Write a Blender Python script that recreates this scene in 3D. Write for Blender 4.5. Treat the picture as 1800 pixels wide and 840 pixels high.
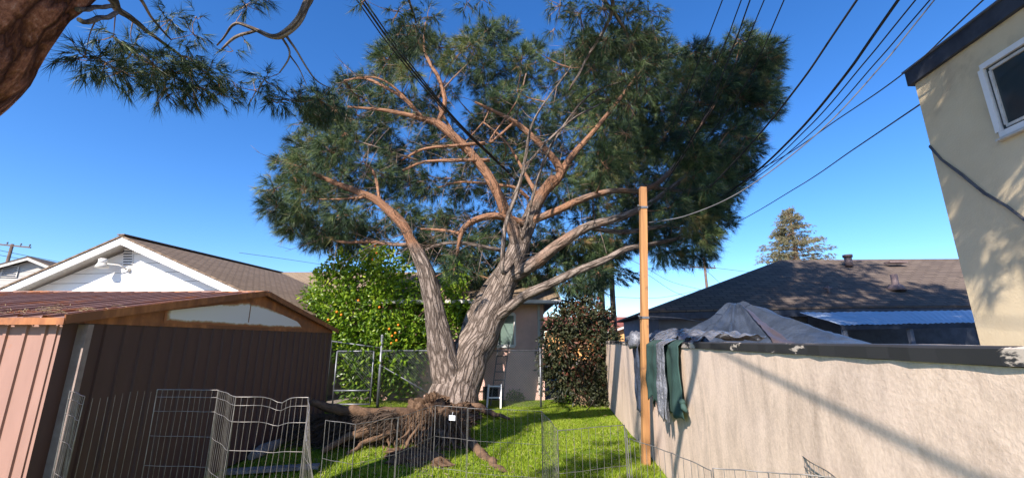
import bpy, math, random
import numpy as np
from mathutils import Vector, Matrix, noise as mnoise
R = math.radians
random.seed(7); rng = np.random.default_rng(11)
for o in list(bpy.data.objects): bpy.data.objects.remove(o, do_unlink=True)
sc = bpy.context.scene; COL = sc.collection

# ------------------------------------------------ camera, sky, sun, exposure
F = 740.0; PITCH = R(13.5); EYE = 1.6
cam = bpy.data.cameras.new('camera'); cam.sensor_width = 36; cam.lens = F/1800*36
cam.clip_start = .05; cam.clip_end = 2000
co = bpy.data.objects.new('camera', cam); COL.objects.link(co)
co.location = (0, 0, EYE); co.rotation_euler = (R(90)+PITCH, 0, 0); sc.camera = co
SUN_AZ, SUN_EL = R(29), R(36)          # light travels 25 deg right of forward
SD = Vector((math.sin(SUN_AZ)*math.cos(SUN_EL), math.cos(SUN_AZ)*math.cos(SUN_EL), -math.sin(SUN_EL)))
w = bpy.data.worlds.new('World'); sc.world = w; w.use_nodes = True
nt = w.node_tree; bg = nt.nodes['Background']
sky = nt.nodes.new('ShaderNodeTexSky'); sky.sky_type = 'NISHITA'; sky.sun_disc = False
sky.sun_elevation = SUN_EL; sky.sun_rotation = SUN_AZ+math.pi
sky.altitude = 0; sky.air_density = 1.0; sky.dust_density = .3; sky.ozone_density = 6.0
hs = nt.nodes.new('ShaderNodeHueSaturation'); hs.inputs['Saturation'].default_value = 1.2; hs.inputs['Hue'].default_value = .507
nt.links.new(sky.outputs[0], hs.inputs['Color']); nt.links.new(hs.outputs[0], bg.inputs['Color'])
bg.inputs['Strength'].default_value = .128
sl = bpy.data.lights.new('sun', 'SUN'); sl.energy = 4.9; sl.angle = R(.53); sl.color = (1, .905, .82)
so = bpy.data.objects.new('sun', sl); COL.objects.link(so); so.rotation_euler = SD.to_track_quat('-Z', 'Y').to_euler()
sc.view_settings.view_transform = 'Standard'; sc.view_settings.look = 'None'
sc.view_settings.exposure = .95; sc.view_settings.gamma = 1
sc.render.engine = 'CYCLES'

# ------------------------------------------------ helpers
cp, sp = math.cos(PITCH), math.sin(PITCH)
def ray(px, py):
    u = (px-900)/F; v = (420-py)/F
    return Vector((u, cp-v*sp, sp+v*cp))
def PY(px, py, Y):                     # the point seen at a pixel, at forward distance Y
    d = ray(px, py); return Vector((0, 0, EYE))+d*(Y/d.y)
def PZ(px, py, z=0.0):                 # the point seen at a pixel, at height z
    d = ray(px, py); return Vector((0, 0, EYE))+d*((z-EYE)/d.z)
def PX(px, py, x0, k):                 # on the vertical plane X = x0 + k Y
    d = ray(px, py); t = x0/(d.x-k*d.y); return Vector((0, 0, EYE))+d*t
def V(*a): return Vector(a)

def tag(o, label=None, cat=None, group=None, kind=None):
    if label: o['label'] = label
    if cat: o['category'] = cat
    if group: o['group'] = group
    if kind: o['kind'] = kind
    return o
def thing(name, loc, label, cat, group=None):
    o = bpy.data.objects.new(name, None); COL.objects.link(o); o.location = loc; o.empty_display_size = .3
    return tag(o, label, cat, group)
def wloc(o):
    l = Vector((0, 0, 0))
    while o: l += o.location; o = o.parent
    return l

class MB:
    def __init__(s): s.v = []; s.f = []; s.uv = []; s.sm = []; s.a = []
    def face(s, idx, uv=None, sm=False): s.f.append(tuple(idx)); s.uv.append(uv); s.sm.append(sm)
    def quad(s, *p, uv=None):
        n = len(s.v); s.v += [Vector(q) for q in p]; s.a += [0]*len(p); s.face(range(n, n+len(p)), uv); return s
    def hexa(s, b, t):                 # bottom 4, top 4, same winding
        n = len(s.v); s.v += [Vector(q) for q in list(b)+list(t)]; s.a += [0]*8
        for f in ((3,2,1,0),(4,5,6,7),(0,1,5,4),(1,2,6,5),(2,3,7,6),(3,0,4,7)): s.face([n+i for i in f])
        return s
    def box(s, c, d, rz=0, M=None):
        x, y, z = d[0]/2, d[1]/2, d[2]/2
        m = M or Matrix.Rotation(rz, 3, 'Z')
        c = Vector(c)
        P = [c+m@Vector(q) for q in ((-x,-y,-z),(x,-y,-z),(x,y,-z),(-x,y,-z),(-x,-y,z),(x,-y,z),(x,y,z),(-x,y,z))]
        return s.hexa(P[:4], P[4:])
    def beam(s, a, b, wd, h, up=(0, 0, 1)):   # rectangular bar
        a = Vector(a); b = Vector(b); d = (b-a).normalized(); up = Vector(up)
        if abs(d.dot(up)) > .98: up = Vector((0, 1, 0))
        x = d.cross(up).normalized()*wd/2; y = x.cross(d).normalized()*h/2
        return s.hexa([a-x-y, a+x-y, b+x-y, b-x-y], [a-x+y, a+x+y, b+x+y, b-x+y])
    def slab(s, pts, off):             # polygon with thickness vector
        n = len(s.v); k = len(pts); off = Vector(off)
        s.v += [Vector(p) for p in pts]+[Vector(p)+off for p in pts]; s.a += [0]*2*k
        s.face(list(range(n, n+k))[::-1]); s.face(range(n+k, n+2*k))
        for i in range(k): j = (i+1) % k; s.face((n+i, n+j, n+k+j, n+k+i))
        return s
    def tube(s, pts, rad, seg=8, cap=True, att=None, disp=None, vo=0.0):
        pts = [Vector(p) for p in pts]; m = len(pts)
        if not hasattr(rad, '__len__'): rad = [rad]*m
        n0 = len(s.v); T = []
        for i in range(m):
            t = (pts[min(i+1, m-1)]-pts[max(i-1, 0)])
            T.append(t.normalized() if t.length > 1e-9 else Vector((0, 0, 1)))
        ref = Vector((0, 0, 1)) if abs(T[0].z) < .9 else Vector((0, 1, 0))
        x = T[0].cross(ref).normalized(); L = vo; Ls = []
        for i in range(m):
            x = (x-T[i]*x.dot(T[i])).normalized(); y = T[i].cross(x)
            if i: L += (pts[i]-pts[i-1]).length
            Ls.append(L)
            for j in range(seg):
                a = 2*math.pi*j/seg; r = rad[i]
                if disp: r *= disp(L, a)
                s.v.append(pts[i]+x*(math.cos(a)*r)+y*(math.sin(a)*r))
                s.a.append(att[i] if att else 0)
        c = 2*math.pi*max(rad)
        for i in range(m-1):
            for j in range(seg):
                k = (j+1) % seg
                a, b, d, e = n0+i*seg+j, n0+i*seg+k, n0+(i+1)*seg+k, n0+(i+1)*seg+j
                s.face((a, b, d, e), ((j/seg*c, Ls[i]), ((j+1)/seg*c, Ls[i]), ((j+1)/seg*c, Ls[i+1]), (j/seg*c, Ls[i+1])), seg > 4)
        if cap and seg > 2:
            s.face([n0+j for j in range(seg)][::-1]); s.face([n0+(m-1)*seg+j for j in range(seg)])
        return s
    def sphere(s, c, r, n=10, sc_=(1, 1, 1), noise=0, seed=0):
        n0 = len(s.v); c = Vector(c); rows = n//2+1
        for i in range(rows+1):
            th = math.pi*i/rows
            for j in range(n):
                ph = 2*math.pi*j/n
                d = Vector((math.sin(th)*math.cos(ph), math.sin(th)*math.sin(ph), math.cos(th)))
                k = 1+noise*mnoise.noise(d*2.3+Vector((seed, 0, 0)))
                s.v.append(c+Vector((d.x*sc_[0], d.y*sc_[1], d.z*sc_[2]))*r*k); s.a.append(0)
        for i in range(rows):
            for j in range(n):
                k = (j+1) % n; s.face((n0+i*n+j, n0+(i+1)*n+j, n0+(i+1)*n+k, n0+i*n+k), None, True)
        return s
    def grid(s, fn, nu, nv, sm=True):
        n0 = len(s.v)
        for i in range(nu+1):
            for j in range(nv+1): s.v.append(Vector(fn(i/nu, j/nv))); s.a.append(0)
        for i in range(nu):
            for j in range(nv):
                a = n0+i*(nv+1)+j; s.face((a, a+nv+1, a+nv+2, a+1), ((i/nu, j/nv), ((i+1)/nu, j/nv), ((i+1)/nu, (j+1)/nv), (i/nu, (j+1)/nv)), sm)
        return s
    def build(s, name, m, parent=None, label=None, cat=None, group=None, kind=None, base=None):
        me = bpy.data.meshes.new(name)
        if parent is not None: org = wloc(parent)
        elif base is not None: org = Vector(base)
        else:
            A = np.array([tuple(q) for q in s.v]); org = Vector(((A[:, 0].min()+A[:, 0].max())/2, (A[:, 1].min()+A[:, 1].max())/2, A[:, 2].min()))
        me.from_pydata([tuple(q-org) for q in s.v], [], s.f)
        uvl = me.uv_layers.new(name='UVMap'); k = 0; buf = []
        for f, uv in zip(s.f, s.uv):
            if uv: buf += [c for q in uv for c in q]; continue
            p = [s.v[i] for i in f]; nrm = Vector((0, 0, 0))
            for i in range(1, len(p)-1): nrm += (p[i]-p[0]).cross(p[i+1]-p[0])
            nrm = nrm.normalized() if nrm.length > 1e-12 else Vector((0, 0, 1))
            u = Vector((0, 0, 1)).cross(nrm)
            u = u.normalized() if u.length > 1e-3 else Vector((1, 0, 0))
            v = nrm.cross(u)
            for q in p: buf += [q.dot(u), q.dot(v)]
        uvl.data.foreach_set('uv', buf)
        me.polygons.foreach_set('use_smooth', s.sm)
        if any(s.a):
            at = me.attributes.new('tone', 'FLOAT', 'POINT'); at.data.foreach_set('value', s.a)
        me.materials.append(m); me.update()
        o = bpy.data.objects.new(name, me); COL.objects.link(o)
        if parent is not None: o.parent = parent
        else: o.location = org
        return tag(o, label, cat, group, kind)

def npmesh(name, Vt, tris_n, m, parent=None, tone=None, base=(0, 0, 0), label=None, cat=None, group=None, kind=None, corners=3):
    """mesh from an array of loose faces: Vt (n*corners,3)"""
    org = np.array(wloc(parent) if parent is not None else base)
    me = bpy.data.meshes.new(name); nv = len(Vt); nf = nv//corners
    me.vertices.add(nv); me.vertices.foreach_set('co', (Vt-org).astype(np.float32).ravel())
    me.loops.add(nv); me.loops.foreach_set('vertex_index', np.arange(nv, dtype=np.int32))
    me.polygons.add(nf); me.polygons.foreach_set('loop_start', np.arange(0, nv, corners, dtype=np.int32))
    me.polygons.foreach_set('loop_total', np.full(nf, corners, dtype=np.int32))
    me.update(calc_edges=True)
    if tone is not None:
        at = me.attributes.new('tone', 'FLOAT', 'POINT'); at.data.foreach_set('value', np.repeat(tone, corners).astype(np.float32))
    me.materials.append(m)
    o = bpy.data.objects.new(name, me); COL.objects.link(o)
    if parent is not None: o.parent = parent
    else: o.location = base
    return tag(o, label, cat, group, kind)

# ------------------------------------------------ materials
def newmat(name):
    m = bpy.data.materials.new(name); m.use_nodes = True
    return m, m.node_tree, m.node_tree.nodes['Principled BSDF']
def N(nt, t, **k):
    n = nt.nodes.new('ShaderNode'+t)
    for a, b in k.items():
        if a in n.inputs: n.inputs[a].default_value = b
        else: setattr(n, a, b)
    return n
def coords(nt, scale=(1, 1, 1), uv=False, rot=(0, 0, 0)):
    tc = N(nt, 'TexCoord'); mp = N(nt, 'Mapping'); mp.inputs['Scale'].default_value = scale; mp.inputs['Rotation'].default_value = rot
    nt.links.new(tc.outputs['UV' if uv else 'Object'], mp.inputs[0]); return mp.outputs[0]
def ramp(nt, fac, stops, interp='LINEAR'):
    r = N(nt, 'ValToRGB'); r.color_ramp.interpolation = interp
    el = r.color_ramp.elements
    while len(el) < len(stops): el.new(.5)
    for e, (p, c) in zip(el, stops): e.position = p; e.color = (*c, 1) if len(c) == 3 else c
    nt.links.new(fac, r.inputs[0]); return r.outputs[0]
def mix(nt, fac, a, b, mode='MIX'):
    n = N(nt, 'Mix', data_type='RGBA', blend_type=mode)
    for i, x in ((0, fac), (6, a), (7, b)):
        if isinstance(x, (int, float)): n.inputs[i].default_value = x
        elif isinstance(x, tuple): n.inputs[i].default_value = (*x, 1)
        else: nt.links.new(x, n.inputs[i])
    return n.outputs[2]
def bump(nt, b, h, strength=.4, dist=.02, prev=None):
    n = N(nt, 'Bump'); n.inputs['Strength'].default_value = strength; n.inputs['Distance'].default_value = dist
    nt.links.new(h, n.inputs['Height'])
    if prev: nt.links.new(prev, n.inputs['Normal'])
    nt.links.new(n.outputs[0], b.inputs['Normal']); return n.outputs[0]
def noise(nt, vec, scale=5, detail=5, rough=.55, dist=0):
    n = N(nt, 'TexNoise'); n.inputs['Scale'].default_value = scale; n.inputs['Detail'].default_value = detail
    n.inputs['Roughness'].default_value = rough; n.inputs['Distortion'].default_value = dist
    nt.links.new(vec, n.inputs['Vector']); return n.outputs['Fac']
def mat(name, c1, c2=None, scale=4, rough=.7, metal=0, bs=.2, bd=.01, bscale=None, stretch=(1, 1, 1), lo=.35, hi=.65, spec=.3, uv=False):
    m, nt, b = newmat(name); b.inputs['Roughness'].default_value = rough; b.inputs['Metallic'].default_value = metal
    b.inputs['Specular IOR Level'].default_value = spec
    c2 = c2 or tuple(x*.75 for x in c1); vec = coords(nt, stretch, uv)
    f = noise(nt, vec, scale, 6, .6)
    nt.links.new(ramp(nt, f, [(lo, c1), (hi, c2)]), b.inputs['Base Color'])
    if bs: bump(nt, b, noise(nt, vec, bscale or scale*6, 4, .6), bs, bd)
    return m

def foliage(name, cs, trans=.25, rough=.5):
    m, nt, b = newmat(name); at = N(nt, 'Attribute', attribute_name='tone')
    col = ramp(nt, at.outputs['Fac'], [(i/(len(cs)-1), c) for i, c in enumerate(cs)])
    nt.links.new(col, b.inputs['Base Color']); b.inputs['Roughness'].default_value = rough
    b.inputs['Specular IOR Level'].default_value = .35
    tr = N(nt, 'BsdfTranslucent'); nt.links.new(mix(nt, 1.0, col, (1.3, 1.5, .6), 'MULTIPLY'), tr.inputs[0])
    ms = N(nt, 'MixShader'); ms.inputs[0].default_value = trans
    nt.links.new(b.outputs[0], ms.inputs[1]); nt.links.new(tr.outputs[0], ms.inputs[2])
    nt.links.new(ms.outputs[0], nt.nodes['Material Output'].inputs[0]); return m

def bark(name, cols, oran, sx=7, sy=2.0, bd=.05):
    m, nt, b = newmat(name); b.inputs['Roughness'].default_value = .9; b.inputs['Specular IOR Level'].default_value = .15
    vec = coords(nt, (sx, sy, 1), True)
    dn = N(nt, 'TexNoise'); dn.inputs['Scale'].default_value = 1.4; dn.inputs['Detail'].default_value = 4; nt.links.new(vec, dn.inputs['Vector'])
    ad = N(nt, 'VectorMath', operation='ADD'); sc2 = N(nt, 'VectorMath', operation='SCALE'); sc2.inputs['Scale'].default_value = 1.1
    nt.links.new(dn.outputs['Color'], sc2.inputs[0]); nt.links.new(vec, ad.inputs[0]); nt.links.new(sc2.outputs[0], ad.inputs[1])
    vo = N(nt, 'TexVoronoi', feature='DISTANCE_TO_EDGE'); vo.inputs['Scale'].default_value = 1.0; nt.links.new(ad.outputs[0], vo.inputs['Vector'])
    crack = ramp(nt, vo.outputs['Distance'], [(0, (0, 0, 0)), (.22, (1, 1, 1))])
    fine = noise(nt, coords(nt, (sx*2, sy*4, 1), True), 3, 6, .65)
    base = ramp(nt, fine, [(.3, cols[0]), (.55, cols[1]), (.75, cols[2])])
    at = N(nt, 'Attribute', attribute_name='tone')
    big = noise(nt, coords(nt, (1, 1, 1)), 2.5, 3, .5)
    ad2 = N(nt, 'Math', operation='MULTIPLY_ADD'); nt.links.new(big, ad2.inputs[0]); ad2.inputs[1].default_value = .7; nt.links.new(at.outputs['Fac'], ad2.inputs[2])
    of = ramp(nt, ad2.outputs[0], [(.65, (0, 0, 0)), (1.0, (1, 1, 1))])
    oc = ramp(nt, fine, [(.35, oran[0]), (.7, oran[1])])
    c = mix(nt, of, base, oc)
    inv = mix(nt, crack, tuple(x*.6 for x in cols[0]), c)
    fc = mix(nt, of, inv, c)
    nt.links.new(fc, b.inputs['Base Color'])
    h = mix(nt, .25, crack, fine)
    bump(nt, b, h, .75, bd); return m

def shingles(name, c1, c2, bw=.42, rh=.2):
    m, nt, b = newmat(name); b.inputs['Roughness'].default_value = .95; b.inputs['Specular IOR Level'].default_value = .1
    vec = coords(nt, (1, 1, 1), True)
    br = N(nt, 'TexBrick'); br.inputs['Scale'].default_value = 1; br.inputs['Brick Width'].default_value = bw; br.inputs['Row Height'].default_value = rh
    br.inputs['Mortar Size'].default_value = .022; br.inputs['Mortar Smooth'].default_value = .3; br.inputs['Bias'].default_value = 0
    br.inputs['Color1'].default_value = (*c1, 1); br.inputs['Color2'].default_value = (*c2, 1)
    br.inputs['Mortar'].default_value = (*[x*.35 for x in c1], 1); nt.links.new(vec, br.inputs['Vector'])
    f = noise(nt, vec, 1.7, 8, .7)
    nt.links.new(mix(nt, .4, br.outputs['Color'], ramp(nt, f, [(.3, tuple(x*.55 for x in c1)), (.7, tuple(min(1, x*1.35) for x in c2))])), b.inputs['Base Color'])
    bump(nt, b, br.outputs['Fac'], .6, -.02); return m

M = {}
M['bark'] = bark('pine_bark', [(.12, .09, .07), (.29, .235, .195), (.47, .40, .34)], [(.17, .085, .05), (.42, .23, .135)])
M['bark_near'] = bark('near_pine_bark', [(.12, .045, .03), (.36, .15, .09), (.52, .33, .25)], [(.2, .08, .04), (.35, .16, .08)], sx=6, sy=2.4, bd=.09)
M['branch'] = mat('dead_branch', (.10, .07, .05), (.045, .033, .024), 6, .9, bs=.5, bscale=30)
M['twig'] = mat('twig_bark', (.30, .19, .12), (.14, .09, .06), 5, .9, bs=.3)
M['needle'] = foliage('pine_needles', [(.007, .018, .010), (.02, .046, .022), (.06, .108, .038), (.20, .26, .09), (.30, .19, .085)], .05)
M['needle_near'] = foliage('near_pine_needles', [(.012, .026, .012), (.04, .07, .025), (.11, .15, .05)], .08)
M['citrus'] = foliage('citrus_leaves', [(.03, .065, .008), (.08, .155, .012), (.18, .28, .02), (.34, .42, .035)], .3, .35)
M['photinia'] = foliage('photinia_leaves', [(.022, .028, .012), (.042, .05, .018), (.08, .04, .022), (.16, .05, .03), (.15, .11, .05)], .06, .55)
M['redwood'] = foliage('redwood_needles', [(.12, .14, .08), (.2, .19, .11), (.34, .25, .15)], .2, .8)
M['grass'] = foliage('grass_blades', [(.08, .15, .008), (.19, .28, .014), (.28, .36, .025), (.36, .37, .08)], .35, .6)
M['orange'] = mat('orange_peel', (.85, .28, .02), (.8, .2, .015), 8, .5, bs=.1)
M['soil'] = mat('root_soil', (.07, .043, .027), (.17, .11, .07), 8, 1, bs=.8, bd=.03, bscale=25, spec=.05)
M['root'] = mat('root_bark', (.21, .13, .08), (.10, .063, .04), 7, .9, bs=.7, bd=.02, bscale=40, spec=.1)
M['straw'] = mat('dry_straw', (.3, .24, .14), (.16, .12, .07), 9, .9, bs=0)
M['galv'] = mat('galvanised_steel', (.22, .23, .25), (.15, .16, .175), 20, .5, .7, bs=0)
M['wire_silver'] = mat('silver_pen_wire', (.34, .32, .30), (.19, .175, .16), 12, .45, .6, bs=0)
M['wire_dark'] = mat('grey_pen_wire', (.26, .25, .24), (.13, .125, .12), 12, .5, .5, bs=0)
M['black'] = mat('black_cable', (.02, .02, .022), (.03, .03, .032), 5, .6, bs=0)
M['greycable'] = mat('grey_cable', (.12, .12, .13), (.07, .07, .075), 5, .6, bs=0)
M['white'] = mat('white_paint', (.82, .82, .80), (.74, .74, .72), 3, .6, bs=.1, spec=.25)
M['offwhite'] = mat('aged_white_paint', (.62, .60, .55), (.5, .48, .43), 5, .7, bs=.1)
M['glass'] = mat('dark_window_glass', (.02, .03, .035), (.03, .045, .05), 1, .08, spec=.6, bs=0)
M['greenglass'] = mat('curtained_window_glass', (.10, .15, .13), (.14, .2, .17), 2, .2, spec=.5, bs=0)
M['pink'] = mat('pink_stucco', (.78, .51, .43), (.66, .43, .36), 2.5, .95, bs=.3, bscale=60, spec=.1)
M['beige'] = mat('beige_post_paint', (.34, .27, .24), (.25, .19, .17), 12, .8, bs=.3)
M['grey'] = mat('grey_painted_boards', (.17, .19, .23), (.13, .145, .18), 3, .8, bs=.2)
M['darktrim'] = mat('dark_trim', (.035, .04, .055), (.06, .07, .09), 4, .6, bs=.2)
M['tanwall'] = mat('tan_house_paint', (.5, .47, .38), (.42, .4, .32), 3, .8, bs=.1)
M['peach'] = mat('orange_stucco', (.75, .40, .16), (.65, .34, .13), 2, .9, bs=.1)
M['redroof'] = shingles('red_tile_roof', (.33, .12, .09), (.25, .09, .07))
M['shingle_dark'] = shingles('brown_grey_shingles', (.18, .14, .11), (.105, .083, .07))
M['shingle_tan'] = shingles('tan_shingles', (.34, .25, .17), (.24, .18, .12), .28, .13)
M['shingle_brown'] = shingles('brown_shingles', (.30, .22, .155), (.17, .125, .09), .25, .11)
M['poly'] = mat('corrugated_plastic', (.45, .52, .60), (.36, .43, .5), 3, .4, bs=.2)
M['tarp'] = mat('grey_green_tarp', (.055, .07, .10), (.03, .04, .06), 1.8, .4, bs=.8, bd=.06, bscale=5, spec=.3)
M['tarpbrown'] = mat('brown_tarp', (.09, .065, .055), (.06, .045, .04), 3, .4, bs=.4, bd=.02, bscale=9, spec=.5)
M['plastic'] = mat('silver_plastic_sheet', (.21, .215, .24), (.08, .085, .10), 7, .25, bs=.8, bd=.03, bscale=22, spec=.6)
M['cloth'] = mat('green_cloth', (.04, .082, .07), (.028, .06, .052), 6, .75, bs=.4, bd=.01, bscale=25)
M['log'] = mat('weathered_wood', (.30, .28, .26), (.16, .14, .13), 6, .9, bs=.6, stretch=(1, 6, 1))
M['concrete'] = mat('concrete', (.3, .3, .29), (.2, .2, .195), 6, .95, bs=.4)
M['tagwhite'] = mat('white_tag', (.75, .78, .85), (.7, .72, .8), 2, .4, bs=0)
M['polewood'] = mat('utility_pole_wood', (.16, .11, .085), (.1, .07, .055), 4, .9, bs=.2)
M['vent'] = mat('roof_pipe_metal', (.20, .15, .14), (.14, .1, .1), 8, .6, bs=.1)
M['black_void'] = mat('dark_opening', (.01, .01, .01), (.012, .012, .012), 1, .9, bs=0)

# siding: white painted lap boards, lines follow world height
def siding(name, c, dark, pitch):
    m, nt, b = newmat(name); b.inputs['Roughness'].default_value = .6
    vec = coords(nt, (1, 1/pitch, 1), True); sx = N(nt, 'SeparateXYZ'); nt.links.new(vec, sx.inputs[0])
    fr = N(nt, 'Math', operation='FRACT'); nt.links.new(sx.outputs['Y'], fr.inputs[0])
    nt.links.new(ramp(nt, fr.outputs[0], [(0, dark), (.05, dark), (.07, c), (1, c)]), b.inputs['Base Color'])
    bump(nt, b, fr.outputs[0], .5, .02); return m
M['siding'] = siding('white_lap_siding', (.80, .80, .78), (.3, .29, .28), .26)
M['siding2'] = siding('grey_lap_siding', (.42, .4, .36), (.2, .19, .17), .26)

# post: sanded orange timber
m, nt, b = newmat('orange_timber'); b.inputs['Roughness'].default_value = .7
vec = coords(nt, (14, 14, .6)); f = noise(nt, vec, 1.5, 6, .6, .4)
kn = noise(nt, coords(nt, (1, 1, 1)), 7, 2)
nt.links.new(mix(nt, ramp(nt, kn, [(.64, (0, 0, 0)), (.70, (1, 1, 1))]), ramp(nt, f, [(.3, (.46, .235, .085)), (.7, (.27, .125, .045))]), (.25, .12, .05)), b.inputs['Base Color'])
bump(nt, b, f, .25, .01); M['timber'] = m

# brown shed metal with rust
def shedmetal(name, c, rustamt, gloss=.5):
    m, nt, b = newmat(name); b.inputs['Roughness'].default_value = gloss; b.inputs['Specular IOR Level'].default_value = .4
    vec = coords(nt); f = noise(nt, vec, 1.3, 9, .7, .5); g = noise(nt, coords(nt, (1, 1, .25)), 9, 5, .6)
    rc = ramp(nt, g, [(.3, (.22, .075, .025)), (.7, (.5, .2, .07))])
    bc = ramp(nt, g, [(.3, tuple(x*.85 for x in c)), (.7, c)])
    nt.links.new(mix(nt, ramp(nt, f, [(rustamt, (0, 0, 0)), (rustamt+.09, (1, 1, 1))]), bc, rc), b.inputs['Base Color'])
    bump(nt, b, g, .15, .004); return m
M['shed'] = shedmetal('brown_shed_steel', (.10, .054, .044), .70, .55)
M['shed_front'] = shedmetal('sunlit_shed_steel', (.36, .21, .165), .57, .5)  # paler copy of the shed steel, direct sun painted into its colour
M['shed_roof'] = shedmetal('rusty_shed_roof', (.30, .17, .13), .52, .6)
M['rust'] = shedmetal('rusty_trim', (.25, .10, .045), .45, .6)

# gable panel of the shed: white with a rusty edge that has its own shape
m, nt, b = newmat('rust_stained_white_panel'); b.inputs['Roughness'].default_value = .5
vec = coords(nt); f = noise(nt, vec, 3.0, 8, .7); sx = N(nt, 'SeparateXYZ'); nt.links.new(vec, sx.inputs[0])
at = N(nt, 'Attribute', attribute_name='tone')
ad = N(nt, 'Math', operation='MULTIPLY_ADD'); nt.links.new(f, ad.inputs[0]); ad.inputs[1].default_value = .9; nt.links.new(at.outputs['Fac'], ad.inputs[2])
nt.links.new(ramp(nt, ad.outputs[0], [(.74, (.78, .78, .76)), (.86, (.5, .38, .22)), (.98, (.36, .13, .045))]), b.inputs['Base Color'])
M['gable_panel'] = m

# stucco of the yard wall: pale, vertical stains, wire-brush bumps
m, nt, b = newmat('stained_pink_stucco'); b.inputs['Roughness'].default_value = .95; b.inputs['Specular IOR Level'].default_value = .1
v1 = coords(nt, (2.6, 2.6, .8)); st = noise(nt, v1, 1.7, 10, .72, .6)
bl = noise(nt, coords(nt), 1.1, 6, .6)
c = mix(nt, ramp(nt, st, [(.42, (0, 0, 0)), (.66, (1, 1, 1))]), (.80, .62, .47), (.44, .335, .25))
c = mix(nt, ramp(nt, bl, [(.45, (0, 0, 0)), (.75, (.7, .7, .7))]), c, (.82, .65, .54))
fine = noise(nt, coords(nt), 55, 5, .7)
c = mix(nt, .25, c, mix(nt, ramp(nt, fine, [(.4, (0, 0, 0)), (.6, (1, 1, 1))]), (.5, .385, .31), (.85, .69, .58)))
nt.links.new(c, b.inputs['Base Color']); n1 = bump(nt, b, fine, .35, .006); bump(nt, b, noise(nt, coords(nt), 18, 7, .7), .22, .006, n1)
M['stucco'] = m
m, nt, b = newmat('yellow_stucco'); b.inputs['Roughness'].default_value = .95; b.inputs['Specular IOR Level'].default_value = .1
bl = noise(nt, coords(nt), .9, 7, .6, .4); fine = noise(nt, coords(nt), 40, 4, .7)
nt.links.new(ramp(nt, bl, [(.3, (.76, .63, .42)), (.55, (.69, .56, .36)), (.7, (.46, .37, .25))]), b.inputs['Base Color'])
bump(nt, b, fine, .4, .01); M['yellow'] = m
# wall cap: black paint peeling to cream
m, nt, b = newmat('peeling_black_cap'); b.inputs['Roughness'].default_value = .6
f = noise(nt, coords(nt, (1.5, .5, 1.5)), 3.1, 7, .62, .6)
nt.links.new(ramp(nt, f, [(.545, (.03, .03, .032)), (.56, (.55, .47, .39))]), b.inputs['Base Color'])
bump(nt, b, noise(nt, coords(nt), 9, 3), .3, .004); M['cap'] = m
# ground
m, nt, b = newmat('lawn_soil'); b.inputs['Roughness'].default_value = 1; b.inputs['Specular IOR Level'].default_value = .05
a = noise(nt, coords(nt), .8, 6, .6); g = noise(nt, coords(nt), 22, 6, .7)
gr = ramp(nt, g, [(.3, (.06, .11, .01)), (.6, (.14, .21, .02)), (.8, (.22, .27, .05))])
dirt = ramp(nt, g, [(.3, (.14, .10, .065)), (.7, (.28, .21, .14))])
sx = N(nt, 'SeparateXYZ'); nt.links.new(coords(nt), sx.inputs[0])
def absdist(sock, c, r_):
    s1 = N(nt, 'Math', operation='SUBTRACT'); nt.links.new(sock, s1.inputs[0]); s1.inputs[1].default_value = c
    s2 = N(nt, 'Math', operation='ABSOLUTE'); nt.links.new(s1.outputs[0], s2.inputs[0])
    s3 = N(nt, 'Math', operation='GREATER_THAN'); nt.links.new(s2.outputs[0], s3.inputs[0]); s3.inputs[1].default_value = r_; return s3.outputs[0]
mx = N(nt, 'Math', operation='MAXIMUM'); nt.links.new(absdist(sx.outputs['X'], -1.0, 3.6), mx.inputs[0]); nt.links.new(absdist(sx.outputs['Y'], 4, 8.4), mx.inputs[1])
yard = mix(nt, ramp(nt, a, [(.62, (0, 0, 0)), (.68, (1, 1, 1))]), gr, dirt)
nt.links.new(mix(nt, mx.outputs[0], yard, mix(nt, a, (.3, .26, .22), (.2, .18, .16))), b.inputs['Base Color'])
bump(nt, b, g, .8, .04); M['ground'] = m

# ------------------------------------------------ GROUND
def gh(x, y):
    h = .05*mnoise.noise(Vector((x*.35, y*.35, 3)))
    d2 = (x+1.55)**2+((y-9.6)*.9)**2
    return h*min(1, max(0, (14-abs(y))/6)) - .12*math.exp(-((x+2.5)**2/1.2+(y-8.8)**2/1.5)) + .10*math.exp(-((x+1.2)**2/1.0+(y-8.6)**2/1.0))
g = MB()
NX = 90
xs = [-600, -200, -60, -25]+[-10+i*.25 for i in range(81)]+[25, 60, 200, 600]
ys = [-300, -60, -10]+[-2+i*.25 for i in range(65)]+[20, 40, 120, 300, 900]
for x in xs:
    for y in ys: g.v.append(Vector((x, y, gh(x, y) if -10 <= x <= 10 and -2 <= y <= 14 else 0))); g.a.append(0)
for i in range(len(xs)-1):
    for j in range(len(ys)-1):
        a = i*len(ys)+j; g.face((a, a+len(ys), a+len(ys)+1, a+1), None, True)
g.build('ground', M['ground'], kind='structure', base=(0, 0, 0))


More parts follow.
